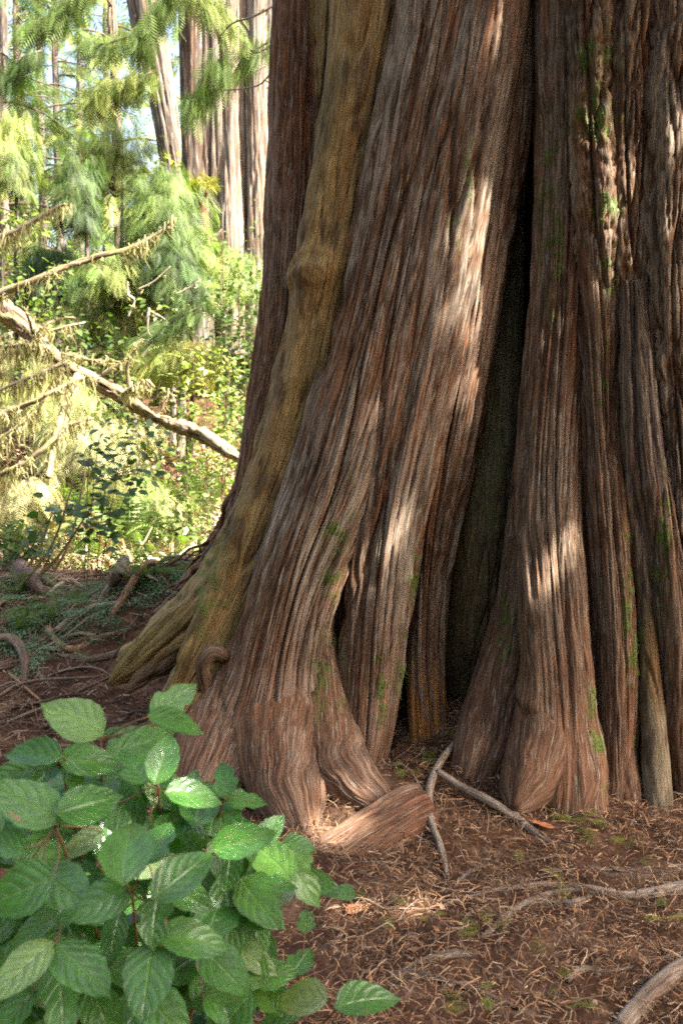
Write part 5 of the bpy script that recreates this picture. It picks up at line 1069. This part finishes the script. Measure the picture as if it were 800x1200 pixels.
for a in LV:
    base, tn = put(*a, r)
    h_ = min(hubs, key=lambda q: np.linalg.norm(q-base)); dst = np.linalg.norm(h_-base)
    if dst < .12:
        K = [[*(base+tn*.004), .0011, .0011], [*((base-tn*.008)*.6+h_*.4), .0012, .0012], [*h_, .0016, .0016]]
        V2, F2, U2, F32, _ = tube(K, 6, .01, (0, .3, 1), None, 0); ob('leaf_stalk', mkmesh('leaf_stalk', V2-SL, F2, mt, F3=F32), SR)
for k in range(270):       # leaves deeper in the shrub
    px = r.uniform(-40, 330); py = r.uniform(880, 1215)
    if py < 905+max(0, px-230)*1.1: continue
    put(px, py, r.uniform(40, 84), r.uniform(0, 360), 1, r.uniform(1.42, 1.62)-.15*(py-900)/300, r, .7)
foot = np.array([SL[0], SL[1], SL[2]])
for i, h_ in enumerate(hubs):
    f = np.array([-.42+.06*(i % 4), 1.5+.05*(i % 3), SL[2]]); md = f*.35+h_*.65+np.array([0, .06, -.02])
    V2, F2, U2, F32, _ = tube([[*f, .005, .005], [*(f*.6+h_*.4+np.array([.02, .08, 0])), .0042, .0042], [*md, .003, .003], [*h_, .002, .002]], 7, .02, (0, .3, 1), None, 0)
    o = ob('stem', mkmesh('stem', V2-SL, F2, mt, F3=F32), SR)

# loose big pieces on the needles
def flat_leaf(px, py, ln, ang, name, label, mat, cat='leaf'):
    p = gpt(px, py); a = R_(ang); o = ob(name, None)
    me = LM[3].copy(); me.materials.clear(); me.materials.append(mat); o2 = bpy.data.objects.new(name, me); COL.objects.link(o2); bpy.data.objects.remove(o)
    s = ln/FPX*p[1]; o2.location = tuple(p+np.array([0, 0, .022])); o2.scale = (s, s, s*.8); o2.rotation_euler = (R_(14), R_(10), a); o2['label'] = label; o2['category'] = cat
md, _, Nd, Ld, Pd = nodemat("dead_leaf"); nq = Nd.new('ShaderNodeTexNoise'); nq.inputs['Scale'].default_value = 6; cq = Nd.new('ShaderNodeValToRGB'); Ld.new(nq.outputs[0], cq.inputs[0])
cq.color_ramp.elements[0].color = (.22, .06, .02, 1); cq.color_ramp.elements[1].color = (.48, .19, .07, 1); Ld.new(cq.outputs[0], Pd.inputs['Base Color']); Pd.inputs['Roughness'].default_value = .7
flat_leaf(648, 978, 34, 60, 'dead_leaf', 'orange-brown dead leaf on the needles before the column roots', md)
flat_leaf(405, 1078, 30, -60, 'dead_leaf', 'rusty flat leaf on the needles below the thick surface root', md)

# woods behind and beside the viewpoint, which close off the low sky there
r = np.random.RandomState(88); B = Batch(); n = 2600
az = R_(150)+R_(175)*r.rand(n); dist = 9+4*r.rand(n); xx = dist*np.cos(az)-.5; yy = dist*np.sin(az)*1.0; zz = 10.5*r.rand(n)**.9-.3
B.many(*SPC, None, scaleM(frames(rvec(n, r)+np.array([0, 0, -.5]), rvec(n, r)), 1.0+.6*r.rand(n)), np.stack([xx, yy, zz], 1), jit(GR_MID, n, .35, r))
ob('woods_behind', B.mesh('woods_behind', M_NEEDLE), None, 'green forest wall standing behind the viewpoint', 'woods', kind='stuff')
# ------------------------------------------------------------------ unseen canopy hung on the fluted cedar, added to shade and dapple the foreground
HOLES = []
bpy.context.view_layer.update(); dg_ = bpy.context.evaluated_depsgraph_get()
def hole(px, py, r):
    """a gap in the boughs whose sunbeam lands on whatever stands there"""
    d = ray(px, py); d = d/np.linalg.norm(d); o_ = CP+d*2.0 if py < 1130 and px > 330 else CP
    ok, loc, *_ = SC.ray_cast(dg_, Vector(o_), Vector(d)); 
    if ok: HOLES.append((np.array(loc), r))
for a_ in [(568, 225, .03), (562, 248, .04), (556, 270, .05), (549, 295, .055), (542, 318, .05), (532, 342, .035), (515, 365, .02), (500, 385, .015),
           (452, 600, .02), (450, 600, .024), (446, 625, .03), (441, 652, .03), (438, 675, .012), (560, 440, .01), (548, 500, .0),
           (632, 612, .016), (636, 638, .014), (628, 790, .006), (608, 930, .015), (424, 930, .02), (408, 945, .02), (350, 930, .025), (372, 950, .025), (335, 955, .02),
           (380, 995, .028), (400, 980, .02), (460, 950, .022), (405, 1068, .02), (478, 1062, .03), (590, 960, .015), (520, 1075, .012),
           (712, 190, .012), (702, 300, .012), (775, 210, .02), (790, 130, .025), (590, 60, .02), (470, 40, .015)]:
    hole(*a_)
for a_ in [(285, 985, .012), (300, 1050, .015), (195, 880, .012), (60, 940, .01), (220, 1020, .01)]: hole(*a_)
cr_ = np.random.RandomState(5)
N_C = 6800
zc = 4.6+4.4*cr_.rand(N_C)
# aimed so that everything between the camera and the trunks lies in its shade
gx0 = -2.7+5.2*cr_.rand(N_C); gy0 = -.8+6.6*cr_.rand(N_C)
gz0 = 1.0
cp = np.stack([gx0+SUN[0]/SUN[2]*(zc-gz0), gy0+SUN[1]/SUN[2]*(zc-gz0), zc], 1)
keep = np.ones(N_C, bool)
for p, r in HOLES:
    v = cp-p; al = v@SUN; d = np.linalg.norm(v-al[:, None]*SUN, axis=1); keep &= d > r+.085
# let the light reach the clearing at the back left
v = cp-np.array([-2.6, 8.5, .5]); cp = cp[keep]; n = len(cp)
dd = rvec(n, cr_)*.9; dd[:, 2] = -.15-.3*cr_.rand(n)
BC = Batch(); M = scaleM(frames(dd, np.tile([0, 0, 1.], (n, 1)), cr_.normal(size=n)*.4), .34*(.7+.6*cr_.rand(n)))
big = np.ones(n, bool)
BC.many(*SPC, None, M, cp-np.einsum('nij,j->ni', M, np.array([0, .5, 0])), jit(GR_MID, n, .3, cr_))
lx = [np.array(T2.location)[:2]]
brb = Batch()
for i in range(9):
    e = np.array([1.5+5.5*cr_.rand(), -3+6*cr_.rand(), 5+3.5*cr_.rand()]); s = np.array([T2.location[0], T2.location[1], e[2]-.5]); mm_ = (s+e)/2+np.array([0, 0, .5])
    K = [[*s, .09, .09], [*mm_, .06, .06], [*e, .02, .02]]
    V, F, UV, F3, ex = tube(K, 8, .1, (0, 0, 1), relief('twist', 60+i, .8), 0)
    child('shade_limb', V, F, M_BARK, T2, uv=UV, col=ex['col'], F3=F3)  # unseen limbs added to carry the shading sprays
ob('crown', BC.mesh('crown', M_NEEDLE, T2.location), T2, kind='stuff')  # unseen sprays added to block the sun, with gaps shaped for sun patches
